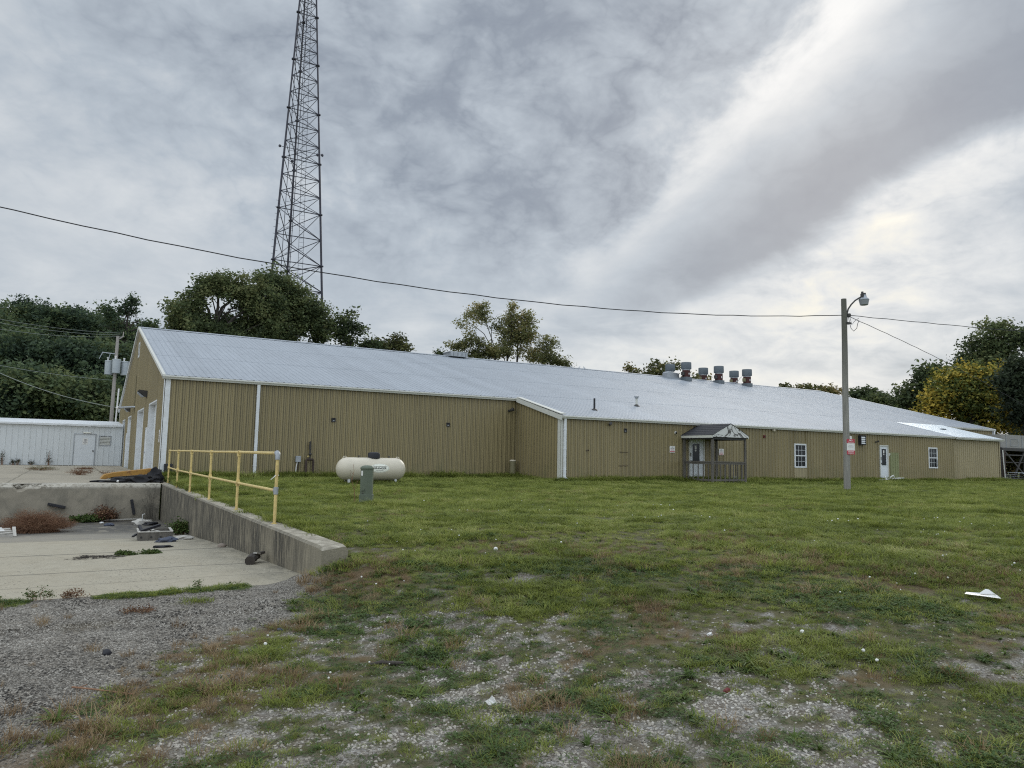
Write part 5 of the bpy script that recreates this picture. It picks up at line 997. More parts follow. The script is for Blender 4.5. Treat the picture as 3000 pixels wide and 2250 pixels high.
litter(820, 1846, (.03, .03, .012), 'bluebag', 'blue scrap of plastic on the gravel near the ramp', 'litter', 7)
litter(1452, 1612, (.03, .02, .03), 'sign', 'white paper cup standing in the middle of the lawn', 'litter', 8, .2)
litter(876, 1716, (.12, .08, .035), 'reddish', 'flat reddish stone beside the end of the retaining wall', 'stone', 9, .2)
litter(900, 1702, (.11, .035, .03), 'pvc', 'crumpled white plastic at the foot of the wall end', 'litter', 10)
litter(2080, 1862, (.03, .02, .018), 'pvc', 'white scrap among clover in the right foreground', 'litter', 12)
P_ = gp(1135, 1950, gz); g = MB(); g.tube([(-.13, 0, .01), (-.05, .02, .02), (.05, -.01, .02), (.13, .0, .015)], [.012, .014, .014, .01], 7); o = g.build('black_branch', 'bark', None); o.location = tuple(P_); o.rotation_euler = (0, 0, -.35); tag(o, 'short black branch lying on the gravel in the centre foreground', 'branch')
P0_ = gp(210, 2022, gz); P1_ = gp(390, 2041, gz); t_ = thing('dry_stalk', 'long thin dry stalk lying on the gravel drive', 'stalk', tuple(P0_)); g = MB(); d_ = P1_-P0_; g.tube([(0, 0, .02), tuple(d_*.4+np.array([0, .02, .015])), tuple(d_+np.array([0, 0, .015]))], [.006, .005, .004], 6); g.tube([tuple(d_*.1+np.array([0, 0, .02])), tuple(d_*.25+np.array([0, .06, .03]))], .003, 5); g.build('stem', 'stick', t_)
# ------------------------------------------------------------------ foliage
def leafmat(name, cols, trans=.25):
    m = bpy.data.materials.new(name); m.use_nodes = True; t = m.node_tree; b = t.nodes['Principled BSDF']; b.inputs['Roughness'].default_value = .65; b.inputs['Specular IOR Level'].default_value = .2
    a = t.nodes.new('ShaderNodeAttribute'); a.attribute_name = 'tint'; c = ramp(t, V(t, a.outputs['Fac']), [(i/(len(cols)-1), q) for i, q in enumerate(cols)])
    t.links.new(c, b.inputs['Base Color'])
    if trans:
        tr = t.nodes.new('ShaderNodeBsdfTranslucent'); t.links.new(c, tr.inputs['Color']); ms = t.nodes.new('ShaderNodeMixShader'); ms.inputs[0].default_value = trans
        t.links.new(b.outputs[0], ms.inputs[1]); t.links.new(tr.outputs[0], ms.inputs[2]); t.links.new(ms.outputs[0], t.nodes['Material Output'].inputs[0])
    return m
LM = {'pale': leafmat('pale_leaves', [(.10, .11, .05), (.17, .18, .075), (.26, .25, .10), (.34, .26, .12)], .55),
      'oak': leafmat('oak_leaves', [(.036, .052, .026), (.078, .104, .046), (.125, .156, .064), (.18, .19, .080)], .4),
      'wood': leafmat('wood_leaves', [(.040, .064, .042), (.074, .110, .060), (.112, .152, .072), (.16, .19, .080)], .4),
      'mixed': leafmat('turning_leaves', [(.062, .070, .034), (.105, .115, .045), (.16, .155, .052), (.24, .18, .075)]),
      'yellow': leafmat('yellow_leaves', [(.045, .066, .022), (.10, .125, .032), (.26, .235, .045), (.50, .37, .065)]),
      'dark': leafmat('dark_leaves', [(.016, .024, .015), (.030, .043, .024), (.046, .062, .032), (.066, .082, .040)])}
def quads_mesh(name, P_, tint, m, parent):
    me = bpy.data.meshes.new(name); n = len(P_)//4; me.vertices.add(len(P_)); me.vertices.foreach_set('co', P_.ravel()); me.loops.add(len(P_)); me.loops.foreach_set('vertex_index', np.arange(len(P_))); me.polygons.add(n); me.polygons.foreach_set('loop_start', np.arange(n)*4)
    me.update(calc_edges=True); a = me.attributes.new('tint', 'FLOAT', 'POINT'); a.data.foreach_set('value', np.repeat(tint, 4).astype(np.float32)); me.materials.append(m)
    o = bpy.data.objects.new(name, me); C.objects.link(o); o.parent = parent; return o
def leaves(centers, per, sig, leaf, rng, droop=0.0, aspect=1.7):
    n = len(centers); N = n*per; c = np.repeat(centers, per, 0)+rng.normal(size=(N, 3))*sig*np.array([1, 1, .75])
    a = rng.normal(size=(N, 3)); a[:, 2] = a[:, 2]*.6-droop; a /= np.linalg.norm(a, axis=1)[:, None]; b_ = rng.normal(size=(N, 3)); b_ -= a*(a*b_).sum(1)[:, None]; b_ /= np.linalg.norm(b_, axis=1)[:, None]
    s_ = (leaf*rng.uniform(.55, 1.35, N))[:, None]; L_ = a*s_*aspect/2; W_ = b_*s_/2
    Q = np.stack([c-L_, c+W_, c+L_, c-W_], 1).reshape(-1, 3)
    tint = np.clip(np.repeat(rng.uniform(.1, .85, n), per)+rng.normal(size=N)*.14, 0, 1); return Q, tint
TREES = 0
def tree(name, lab, D, bpx, lobes, lm, leaf=.24, per=26, sig=.5, dens=1.0, gap=.42, group=None, trunk_r=.28, cat='tree', nsub=7, fork=.35, droop=.0, by=None, trunks=1):
    """lobes: (px, py, rx, ry) as seen in the photo at distance D; turned into metres round the tree's own base"""
    global TREES; TREES += 1; rng = np.random.default_rng(100+TREES); rr_ = random.Random(TREES)
    B_ = at(bpx, 1335, D); zb_ = float(gz(B_[0], B_[1])); az_ = math.atan2(B_[0], B_[1]); t_ = thing(name, lab, cat, (B_[0], B_[1], zb_), -az_, group)
    rt_ = np.array([math.cos(az_), -math.sin(az_), 0]); fw = np.array([math.sin(az_), math.cos(az_), 0]); k = 1/FPX*D/math.cos(math.atan2(abs(B_[0]*.859-B_[1]*.503), B_[0]*.503+B_[1]*.859))*.98*math.cos(math.atan2(abs(B_[0]*.859-B_[1]*.503), B_[0]*.503+B_[1]*.859))**1.0
    L_ = []
    for px, py, rx, ry in lobes:
        w = at(px, py, D); d = w-np.array([B_[0], B_[1], zb_]); x = d@rt_; z = d[2]; rx_, rz_ = rx*k, ry*k; L_.append((x, rng.uniform(-.35, .35)*rx_, z, rx_, rx_*rng.uniform(.8, 1.05), rz_))
    cen = []
    for (x, y, z, rx, ry, rz_) in L_:
        n = int(dens*3.6*(rx*rz_+rx*ry*.5+ry*rz_*.5)/(max(sig, .3)**2)*.62)+8
        v = rng.normal(size=(n, 3)); v /= np.linalg.norm(v, axis=1)[:, None]; r_ = rng.uniform(0, 1, n)**.38; r_ = r_*(.84+.52*rng.uniform(size=n)**2.5)
        p = v*r_[:, None]*np.array([rx, ry, rz_])+np.array([x, y, z]); s_ = 1.35/max(rx, .8)*1.6
        keep = fbm(p[:, 0]*.55+p[:, 1]*.33+TREES*7, p[:, 2]*.62-p[:, 1]*.27, 3, 7+TREES) > gap-.035
        if n < 40: keep[:] = True
        cen.append(p[keep])
    cen = np.concatenate(cen); cen = cen[cen[:, 2] > .3]
    Q, tint = leaves(cen, per, sig, leaf, rng, droop)
    tl_ = fbm(cen[:, 0]*.3, cen[:, 2]*.3, 2, 91+TREES); tint = np.clip(tint+np.repeat((tl_-.5)*1.3, per), 0, 1)
    quads_mesh('crown', Q, tint, LM[lm], t_)
    g = MB(); zmin = min(l[2]-l[5] for l in L_); top = max(l[2] for l in L_)
    for q in range(trunks):
        xo = (q-(trunks-1)/2)*.9; fz = max(.8, zmin+fork*(top-zmin)); g.tube([(xo, 0, -.3), (xo+rr_.uniform(-.1, .1), .1, fz*.5), (xo*1.3, 0, fz)], [trunk_r*1.25, trunk_r, trunk_r*.8], 8)
        for li, l in enumerate(L_):
            if trunks > 1 and li % trunks != q: continue
            c_ = Vector(l[:3]); A = Vector((xo*1.3, 0, fz*rr_.uniform(.8, 1.0))); mid = A.lerp(c_, .5)+Vector((rr_.uniform(-.4, .4), rr_.uniform(-.4, .4), rr_.uniform(0, .6)))
            g.tube([A, mid, c_], [trunk_r*.55, trunk_r*.4, trunk_r*.25], 6)
            for _ in range(nsub):
                tgt = Vector(cen[rr_.randrange(len(cen))]); 
                if (tgt-c_).length > max(l[3:])*1.3: continue
                st_ = A.lerp(c_, rr_.uniform(.4, 1)); g.tube([st_, st_.lerp(tgt, .55)+Vector((rr_.uniform(-.25, .25), 0, rr_.uniform(0, .3))), tgt], [trunk_r*.2, trunk_r*.12, .02], 4, cap=False)
    g.build('trunk', 'bark', t_); return t_
# the big dark oak before the tower
tree('oak_tree', 'big dark green spreading tree in front of the lattice tower, left part of the clump', 72, 600, [(640, 845, 65, 50), (590, 870, 50, 50), (530, 925, 45, 45), (700, 860, 70, 60), (640, 920, 110, 60), (520, 965, 40, 35), (770, 880, 60, 60), (720, 950, 110, 50), (600, 975, 90, 40), (680, 1000, 90, 30)], 'oak', .16, 34, .31, .80, .385, trunk_r=.35)
tree('oak_tree', 'big dark green spreading tree in front of the lattice tower, right part of the clump', 76, 820, [(800, 840, 60, 45), (850, 865, 65, 50), (895, 910, 60, 55), (840, 930, 80, 60), (935, 950, 45, 45), (800, 975, 70, 40), (900, 985, 70, 35)], 'oak', .16, 34, .31, .80, .39, trunk_r=.32)
tree('small_tree', 'bushy green tree at the right foot of the big dark clump', 78, 1010, [(1015, 960, 50, 45), (1050, 985, 42, 40), (985, 995, 45, 30), (1085, 1015, 30, 18)], 'oak', .2, 24, .36, .9, .40, trunk_r=.15)
tree('small_tree', 'sparse small tree showing over the ridge between the dark clump and the half bare tree', 80, 1160, [(1165, 1000, 28, 20), (1190, 1018, 22, 14), (1140, 1018, 25, 12), (1100, 1010, 28, 10)], 'mixed', .2, 16, .34, .8, .44, trunk_r=.12)
tree('bush', 'tiny tuft of leaves on the ridge left of the ridge ventilator', 80, 1280, [(1282, 1037, 12, 8), (1300, 1045, 14, 6)], 'oak', .2, 12, .3, .9, .2, trunk_r=.08)
for b_, lob, nm, lb, tr_ in ((1445, [(1415, 915, 42, 36), (1375, 945, 35, 30), (1440, 950, 40, 38), (1345, 1015, 36, 18), (1400, 1000, 50, 30), (1400, 1040, 50, 16)], 'half_bare_tree', 'thin leafed tree with bare limbs behind the ridge, left of the pair in the middle', 1),
                       (1495, [(1500, 940, 30, 38), (1540, 940, 28, 34), (1500, 985, 45, 34), (1545, 990, 38, 34), (1470, 1030, 50, 22), (1550, 1035, 38, 22), (1500, 905, 10, 20)], 'half_bare_tree', 'thin leafed tree turning brown behind the ridge, right of the pair in the middle', 2),
                       (1590, [(1608, 1010, 36, 26), (1580, 1045, 35, 24), (1625, 1050, 36, 20), (1650, 1065, 24, 12)], 'half_bare_tree', 'smaller thin leafed tree right of the pair behind the ridge', 1)):
    tree(nm, lb, 84, b_, lob, 'pale', .15, 18, .26, 1.0, .43, trunk_r=.12, nsub=22, trunks=tr_, fork=.30)
tree('small_tree', 'thin dark leafed tree behind the roof fans', 92, 1930, [(1925, 1085, 42, 28), (1960, 1100, 45, 22), (1900, 1100, 30, 14), (2030, 1110, 45, 14), (1975, 1072, 14, 12)], 'mixed', .22, 12, .36, .8, .45, trunk_r=.15, nsub=12)
tree('small_tree', 'small sprig of a tree over the ridge left of the roof fans', 92, 1850, [(1845, 1080, 14, 12), (1862, 1094, 16, 7)], 'mixed', .22, 10, .3, .9, .35, trunk_r=.08)
for i_, (x_, y_, w_2, h_2, nm_) in enumerate(((2295, 1136, 14, 6, 'first low tuft of treetop over the ridge right of the fans'), (2360, 1141, 26, 9, 'second low tuft of treetop over the ridge right of the fans'), (2425, 1146, 34, 8, 'low tuft of treetop over the ridge just left of the lamp pole'))): tree('distant_tree', nm_, 100, x_, [(x_, y_, w_2, h_2), (x_+15, y_+5, w_2, h_2*.7)], 'mixed', .24, 10, .34, .9, .38, trunk_r=.12)
tree('distant_tree', 'dark green treetop over the roof right of the lamp pole', 100, 2525, [(2515, 1160, 40, 14), (2555, 1165, 36, 14), (2535, 1150, 20, 9)], 'oak', .24, 24, .4, 1.0, .34, trunk_r=.2)
tree('distant_tree', 'dark green treetop over the roof left of the yellow tree', 98, 2605, [(2595, 1178, 36, 12), (2635, 1190, 36, 14), (2575, 1172, 24, 12)], 'oak', .24, 24, .4, 1.0, .34, trunk_r=.2)
# right clump
tree('dark_tree', 'open dark tree left of the yellow tree, over the roof edge', 84, 2690, [(2700, 1115, 34, 34), (2730, 1090, 36, 26), (2675, 1160, 34, 34), (2720, 1160, 40, 44), (2660, 1200, 40, 22), (2650, 1180, 18, 10)], 'oak', .22, 20, .38, .95, .41, trunk_r=.2)
tree('yellow_tree', 'broad yellow and green autumn tree behind the right end of the roof', 74, 2850, [(2800, 1130, 70, 48), (2865, 1110, 66, 40), (2765, 1170, 60, 45), (2850, 1175, 85, 55), (2930, 1160, 66, 50), (2900, 1225, 90, 40), (2960, 1220, 60, 46), (2820, 1090, 40, 26), (2905, 1100, 40, 22), (2740, 1200, 40, 30)], 'yellow', .18, 24, .32, .72, .44, trunk_r=.3, nsub=14)
tree('tall_tree', 'tall dark green tree rising above the yellow tree', 92, 2915, [(2915, 980, 50, 38), (2880, 1020, 50, 38), (2950, 1020, 60, 40), (2860, 1060, 50, 32), (2920, 1075, 80, 40), (2985, 1000, 40, 40), (2920, 1110, 80, 30)], 'oak', .19, 22, .33, .85, .44, trunk_r=.32, nsub=10)
tree('cedar_tree', 'very dark dense tree cut by the right edge of the picture', 70, 3010, [(3000, 1085, 40, 36), (3020, 1130, 50, 50), (3000, 1150, 40, 36), (3020, 1200, 60, 50), (2965, 1120, 40, 24)], 'dark', .17, 40, .34, 1.2, .30, trunk_r=.25)
tree('yellow_tree', 'low olive yellow tree at the right edge below the very dark tree', 84, 2990, [(2985, 1250, 40, 24), (3010, 1225, 40, 24)], 'yellow', .2, 18, .36, .9, .42, trunk_r=.15)
# undergrowth behind the raised bin
for i_, (x_, y_) in enumerate(((2965, 1350), (3010, 1340), (2935, 1345))): tree('bush', ('brown green bush seen through the frame under the bin', 'brown green bush at the right edge behind the frame', 'bush in the gap beside the hall behind the frame')[i_], 72, x_, [(x_, y_, 36, 34)], 'mixed', .2, 22, .4, 1.0, .3, trunk_r=.08, cat='bush')
# the wood on the left
wood = [(98, -30, [(-40, 990, 110, 80), (-20, 1080, 130, 90), (-30, 1180, 130, 80)]), (100, 90, [(85, 925, 60, 36), (110, 950, 80, 50), (70, 1000, 100, 60), (90, 1100, 110, 80)]),
        (102, 190, [(170, 940, 55, 36), (215, 955, 60, 36), (190, 1000, 90, 50), (200, 1090, 110, 80)]), (99, 300, [(290, 960, 55, 36), (325, 985, 60, 40), (300, 1040, 90, 60), (310, 1130, 100, 80)]),
        (101, 400, [(385, 985, 50, 34), (420, 1010, 50, 40), (400, 1080, 70, 70)]),
        (84, 30, [(20, 1030, 90, 50), (50, 1090, 100, 60), (20, 1170, 120, 70)]), (82, 200, [(180, 1040, 80, 45), (230, 1080, 90, 60), (190, 1160, 120, 70)]), (83, 345, [(330, 1060, 70, 50), (300, 1120, 90, 60), (360, 1160, 80, 70)]),
        (72, 110, [(100, 1130, 90, 50), (120, 1190, 110, 45)]), (72, 270, [(270, 1150, 80, 45), (290, 1200, 100, 40)]), (71, -20, [(-10, 1140, 90, 60), (0, 1200, 100, 45)])]
wl_ = ['tall dark tree at the back of the wood, leftmost', 'dark tree of the wood with the highest round top at its left', 'dark tree at the back of the wood left of the pole', 'dark green tree of the wood behind the transformer pole', 'dark tree of the wood behind the gable peak', 'mid green tree in front of the wood at the left edge', 'mid green tree in the middle of the wood', 'dark tree of the wood just left of the transformers', 'low leafy tree above the roof of the white shed, middle', 'low leafy tree above the white shed left of the pole foot', 'low leafy tree above the white shed at the left edge']
for (D_, b_, l_), lb in zip(wood, wl_): tree('wood_tree', lb, D_, b_, l_, 'wood', .21, 36, .42, .95, .31, 'trees of the wood on the left', .3, nsub=4)
tree('locust_tree', 'feathery thin leafed tree poking above the wood beside the gable peak', 88, 345, [(365, 895, 26, 24), (345, 920, 34, 22), (388, 880, 12, 12), (310, 905, 20, 12), (350, 955, 40, 26), (410, 940, 34, 12), (440, 955, 24, 10), (330, 985, 40, 22), (375, 905, 24, 18)], 'wood', .17, 20, .28, .8, .40, trunk_r=.18, nsub=16)
# brown bush on the ramp, weeds on yard and wall foot
def twiggy(name, lab, base, w, h, nst, seed, m, cat='bush', leaf=None, r_=.0035, spread=.45):
    rr_ = random.Random(seed); t_ = thing(name, lab, cat, tuple(base)); g = MB(); cen = []
    for _ in range(nst):
        a = rr_.uniform(0, 6.283); q = rr_.uniform(0, 1)**.6; ex, ey, ez = math.cos(a)*w*q, math.sin(a)*w*q*.8, h*(1-.50*q*q)*rr_.uniform(.35, 1.12)*(.72+.5*float(vnoise(a*1.6+seed, q*3, seed))); b0 = (math.cos(a)*w*spread*q, math.sin(a)*w*spread*.8*q, 0)
        mid = (ex*.45, ey*.45, ez*.62); g.tube([b0, mid, (ex, ey, ez)], [r_*1.3, r_, r_*.5], 3, cap=False)
        for _k in range(3):
            s_ = rr_.uniform(.4, 1); p = (b0[0]+(ex-b0[0])*s_, b0[1]+(ey-b0[1])*s_, ez*s_**.8); e = (p[0]+rr_.uniform(-.09, .09)*w*2, p[1]+rr_.uniform(-.09, .09)*w*2, p[2]+rr_.uniform(.02, .16)*h); g.tube([p, e], r_*.6, 3, cap=False); cen.append(e)
        cen.append((ex, ey, ez))
    g.build('stems', m if leaf is None else 'stick', t_)
    if leaf: rng = np.random.default_rng(seed); Q, ti = leaves(np.array(cen), leaf[2], leaf[3], leaf[1], rng); quads_mesh('leaves', Q, ti, leaf[0], t_)
    return t_
BL = leafmat('dry_leaves', [(.07, .035, .022), (.12, .06, .035), (.17, .095, .05), (.22, .15, .08)], .15); GL = leafmat('weed_leaves', [(.03, .05, .012), (.05, .085, .02), (.08, .12, .03), (.13, .15, .05)], .2)
P_ = gp(105, 1562, sz); twiggy('dry_bush', 'round reddish brown dry bush on the ramp before the dock wall', P_+np.array([0, .3, 0]), .86, .50, 950, 3, 'stick', leaf=(BL, .010, 5, .035), r_=.0026, spread=.62)
P_ = gp(300, 1524, sz); twiggy('dry_weed', 'low brown weed at the foot of the dock wall below the level bumper', (P_[0], 25.85, -1.1), .38, .38, 90, 4, 'stick', leaf=(BL, .03, 5, .05)); twiggy('vine', 'dark twiggy vine climbing the dock wall beside the upright bumper', (1.05, 25.9, -1.08), .5, .75, 26, 5, 'bark'); twiggy('vine', 'bare twiggy vine in the dock corner', (2.25, 25.85, -1.08), .35, .9, 16, 6, 'bark')
twiggy('green_weed', 'green weed clump growing at the foot of the retaining wall', (2.38, 19.7, float(slab_z(19.7))), .26, .32, 70, 7, 'stick', leaf=(GL, .03, 7, .05)); twiggy('green_weed', 'low green weeds along the foot of the dock wall', (.55, 25.85, -1.09), .45, .16, 40, 8, 'stick', leaf=(GL, .05, 8, .05))
for i_, (px, py, w_3, h_3, lf, lb) in enumerate(((235, 1392, .55, .28, BL, 'pale dry weeds on the yard edge left of the black sacks'), (330, 1397, .60, .22, BL, 'dry trailing weeds at the left end of the yellow plate'), (120, 1378, .7, .2, GL, 'dry green weeds along the yard crack on the left'), (150, 1362, .6, .12, BL, 'thin dry weeds across the middle of the yard'), (250, 1347+28, .5, .1, BL, 'thin dry weeds on the yard before the shed door'))):
    P_ = gp(px, py, lambda x, y: 0.0, 0); twiggy('yard_weed', lb, P_, w_3, h_3, 70, 20+i_, 'stick', leaf=(lf, .018, 3, .05), r_=.004)
for px, h_, lb in ((6, .75, 'thin weed against the white shed at the left edge'), (38, .35, 'small weed against the white shed near the left edge'), (50, .4, 'second small weed against the white shed near the left edge'), (90, .28, 'tiny weed against the white shed left of the tall one'), (142, .85, 'tall thin weed against the white shed left of its door')):
    P_ = at(px, 1366, 54.0); twiggy('shed_weed', lb, (P_[0], 53.8, 0), .16, h_, 12, int(px), 'bark', leaf=(LM['dark'], .035, 3, .05), r_=.006)
# ------------------------------------------------------------------ grass, gravel (uncountable stuff)
def src(name, build):
    o = build(); 
    for c_ in list(o.users_collection): c_.objects.unlink(o)
    o.use_fake_user = True; return o
def instmat(name, cols, trans=0.0, rough=.7, grad=False):
    m = bpy.data.materials.new(name); m.use_nodes = True; t = m.node_tree; b = t.nodes['Principled BSDF']; b.inputs['Roughness'].default_value = rough; b.inputs['Specular IOR Level'].default_value = .25
    oi = t.nodes.new('ShaderNodeObjectInfo'); f = V(t, oi.outputs['Random'])
    a = t.nodes.new('ShaderNodeAttribute'); a.attribute_name = 'tint'; f = (f*.6+V(t, a.outputs['Fac'])*.4)
    g_2 = t.nodes.new('ShaderNodeNewGeometry'); n = noise(t, g_2.outputs['Position'], .5, 3, .6); n_b = noise(t, g_2.outputs['Position'], 2.6, 4, .65); f = (f*.46+n.ss(.35, .65)*.24+n_b.ss(.35, .65)*.30)
    c = ramp(t, f, [(i/(len(cols)-1)*.8+.1, q) for i, q in enumerate(cols)])
    t.links.new(c, b.inputs['Base Color'])
    if trans:
        tr = t.nodes.new('ShaderNodeBsdfTranslucent'); t.links.new(c, tr.inputs['Color']); ms = t.nodes.new('ShaderNodeMixShader'); ms.inputs[0].default_value = trans
        t.links.new(b.outputs[0], ms.inputs[1]); t.links.new(tr.outputs[0], ms.inputs[2]); t.links.new(ms.outputs[0], t.nodes['Material Output'].inputs[0])
    return m
GM_ = {'grass': instmat('grass_blades', [(.084, .104, .026), (.162, .196, .044), (.255, .290, .066), (.40, .39, .16)], .42),
       'clover': instmat('clover_leaves', [(.045, .080, .026), (.075, .120, .036), (.110, .160, .050)], .3),
       'weed': instmat('broad_leaves', [(.045, .075, .016), (.080, .125, .025), (.13, .17, .04)], .3),
       'dry': instmat('dry_grass', [(.15, .095, .050), (.24, .165, .085), (.34, .26, .15)], .2),
       'lime': instmat('limestone', [(.13, .115, .092), (.29, .265, .22), (.43, .40, .35), (.62, .60, .55)], 0, .9), 'chip': instmat('asphalt_chips', [(.034, .031, .028), (.125, .114, .098), (.29, .268, .232), (.68, .65, .58)], 0, .9),
       'flower': instmat('clover_flowers', [(.6, .6, .55), (.75, .75, .7)], 0, .8)}
def blades(n, rad, h, w, bend, seed, m, segs=3, lean=.5):
    rng = np.random.default_rng(seed); vs = []; fs = []; ti = []
    for _ in range(n):
        a = rng.uniform(0, 6.283); r_ = rad*math.sqrt(rng.uniform()); x, y = r_*math.cos(a), r_*math.sin(a); hh = h*rng.uniform(.45, 1.1); d = a+rng.normal()*.8; bb = bend*rng.uniform(.3, 1.3)+lean*r_/max(rad, .01)*.6; px_, py2 = -math.sin(d), math.cos(d); b0 = len(vs); tt = rng.uniform()
        for s_ in range(segs+1):
            u = s_/segs; o = bb*hh*u**1.8; z = hh*(u-.35*bb*u*u); ww = w*(1-u**1.5)*.5+.0004
            vs += [(x+math.cos(d)*o-px_*ww, y+math.sin(d)*o-py2*ww, max(z, .001)), (x+math.cos(d)*o+px_*ww, y+math.sin(d)*o+py2*ww, max(z, .001))]; ti += [tt, tt]
        fs += [(b0+2*k, b0+2*k+1, b0+2*k+3, b0+2*k+2) for k in range(segs)]
    me = bpy.data.meshes.new('tuft'); me.from_pydata(vs, [], fs); a_ = me.attributes.new('tint', 'FLOAT', 'POINT'); a_.data.foreach_set('value', np.array(ti, np.float32)); me.materials.append(m)
    o = bpy.data.objects.new('tuft_source', me); C.objects.link(o); return o
def leaflets(n, rad, h, w, seed, m):
    rng = np.random.default_rng(seed); vs = []; fs = []; ti = []
    for _ in range(n):
        a = rng.uniform(0, 6.283); r_ = rad*math.sqrt(rng.uniform()); c = np.array([r_*math.cos(a), r_*math.sin(a), h*rng.uniform(.25, 1)*(1-.5*(r_/rad)**2)]); nrm = np.array([rng.normal()*.4, rng.normal()*.4, 1.]); nrm /= np.linalg.norm(nrm); e1 = np.cross(nrm, [math.cos(a), math.sin(a), .1]); e1 /= np.linalg.norm(e1); e2 = np.cross(nrm, e1); tt = rng.uniform(); ww = w*rng.uniform(.6, 1.2)
        for k in range(3):
            q = 2.094*k+rng.uniform(0, .5); d = e1*math.cos(q)+e2*math.sin(q); s_ = e1*-math.sin(q)+e2*math.cos(q); b0 = len(vs); vs += [tuple(c), tuple(c+d*ww*.6-s_*ww*.42), tuple(c+d*ww*1.05), tuple(c+d*ww*.6+s_*ww*.42)]; fs.append((b0, b0+1, b0+2, b0+3)); ti += [tt]*4
    me = bpy.data.meshes.new('clump'); me.from_pydata(vs, [], fs); a_ = me.attributes.new('tint', 'FLOAT', 'POINT'); a_.data.foreach_set('value', np.array(ti, np.float32)); me.materials.append(m); o = bpy.data.objects.new('clump_source', me); C.objects.link(o); return o
def stone_src(seed, m):
    g = MB(); g.lump((0, 0, 0), (1, .78, .55), seed, .28, 1); return g.build('stone_source', m, None, False)
def scatter(name, lab, srcs, pts, scl, rot, kind='stuff', extra=None):
    """one carrier object; each point carries its scale, turn and which of the sources it uses"""
    me = bpy.data.meshes.new(name); me.from_pydata([tuple(p) for p in pts.tolist()], [], []); n = len(pts)
    a = me.attributes.new('scl', 'FLOAT', 'POINT'); a.data.foreach_set('value', scl.astype(np.float32)); a = me.attributes.new('rotv', 'FLOAT_VECTOR', 'POINT'); a.data.foreach_set('vector', rot.astype(np.float32).ravel())
    a = me.attributes.new('pick', 'INT', 'POINT'); a.data.foreach_set('value', (RNG.integers(0, len(srcs), n)).astype(np.int32))
    o = bpy.data.objects.new(name, me); C.objects.link(o); tag(o, lab, kind=kind)
    ng = bpy.data.node_groups.new(name+'_nodes', 'GeometryNodeTree'); ng.interface.new_socket('Geometry', in_out='INPUT', socket_type='NodeSocketGeometry'); ng.interface.new_socket('Geometry', in_out='OUTPUT', socket_type='NodeSocketGeometry')
    gi = ng.nodes.new('NodeGroupInput'); go = ng.nodes.new('NodeGroupOutput'); jn = ng.nodes.new('GeometryNodeJoinGeometry')
    def na(k, ty):
        q = ng.nodes.new('GeometryNodeInputNamedAttribute'); q.data_type = ty; q.inputs['Name'].default_value = k; return q.outputs[0]
    sc_, ro_, pk_ = na('scl', 'FLOAT'), na('rotv', 'FLOAT_VECTOR'), na('pick', 'INT')
    for i, s_ in enumerate(srcs):
        oi = ng.nodes.new('GeometryNodeObjectInfo'); oi.inputs['Object'].default_value = s_; oi.inputs['As Instance'].default_value = True
        ip = ng.nodes.new('GeometryNodeInstanceOnPoints'); cm = ng.nodes.new('FunctionNodeCompare'); cm.data_type = 'INT'; cm.operation = 'EQUAL'; ng.links.new(pk_, cm.inputs[2]); cm.inputs[3].default_value = i
        ng.links.new(gi.outputs[0], ip.inputs['Points']); ng.links.new(cm.outputs[0], ip.inputs['Selection']); ng.links.new(oi.outputs['Geometry'], ip.inputs['Instance']); ng.links.new(ro_, ip.inputs['Rotation']); ng.links.new(sc_, ip.inputs['Scale']); ng.links.new(ip.outputs[0], jn.inputs[0])
    ng.links.new(jn.outputs[0], go.inputs[0]); md = o.modifiers.new('scatter', 'NODES'); md.node_group = ng; return o
grassA = [src('a', lambda s_=s_: blades(44, .08, .054, .0046, 1.0, s_, GM_['grass'])) for s_ in (1, 2, 3)]
grassF = [src('f', lambda s_=s_: blades(70, .17, .085, .0075, .8, s_, GM_['grass'], 2)) for s_ in (4, 5, 6)]
rosette = [src('w', lambda s_=s_: blades(18, .03, .10, .016, 1.5, s_, GM_['weed'], 4, 1.2)) for s_ in (7, 8)]
dryT = [src('d', lambda s_=s_: blades(46, .06, .10, .0026, .7, s_, GM_['dry'])) for s_ in (9, 10)]
clov = [src('c', lambda s_=s_: leaflets(46, .085, .035, .011, s_, GM_['clover'])) for s_ in (11, 12, 13)]
limes = [src('l', lambda s_=s_: stone_src(s_, GM_['lime'])) for s_ in (1, 2, 3)]; chips = [src('k', lambda s_=s_: stone_src(s_, GM_['chip'])) for s_ in (4, 5, 6)]
def flower_b():
    g = MB(); g.lump((.004, 0, .045), (.009, .009, .008), 2, .2, 1); return g.build('flower_source', GM_['flower'], None)
flw = [src('x', flower_b)]
def wedge(n, d0, d1, a0_, a1_):
    d = np.sqrt(RNG.uniform(d0*d0, d1*d1, n)); a = np.radians(RNG.uniform(a0_, a1_, n)); return d*np.sin(a), d*np.cos(a)
def area(d0, d1, a0_, a1_): return (d1*d1-d0*d0)*math.radians(a1_-a0_)/2
def ok_lawn(x, y): return ((x > 2.87) & (y < 29.5) & ~((x > XB0-.05) & (x < XK+.03) & (y > YB-.06))) | (y < 8.6)
def place(x, y, s_, tiltv=.12, sink=0.0, cl=True):
    n = len(x); s_ = s_*(.62+.76*sst(.3, .7, fbm(x*1.5, y*1.5, 3, 113))) if cl else s_; z = gz(x, y)-sink; return np.stack([x, y, z], 1), s_, np.stack([RNG.normal(size=n)*tiltv, RNG.normal(size=n)*tiltv, RNG.uniform(0, 6.283, n)], 1)
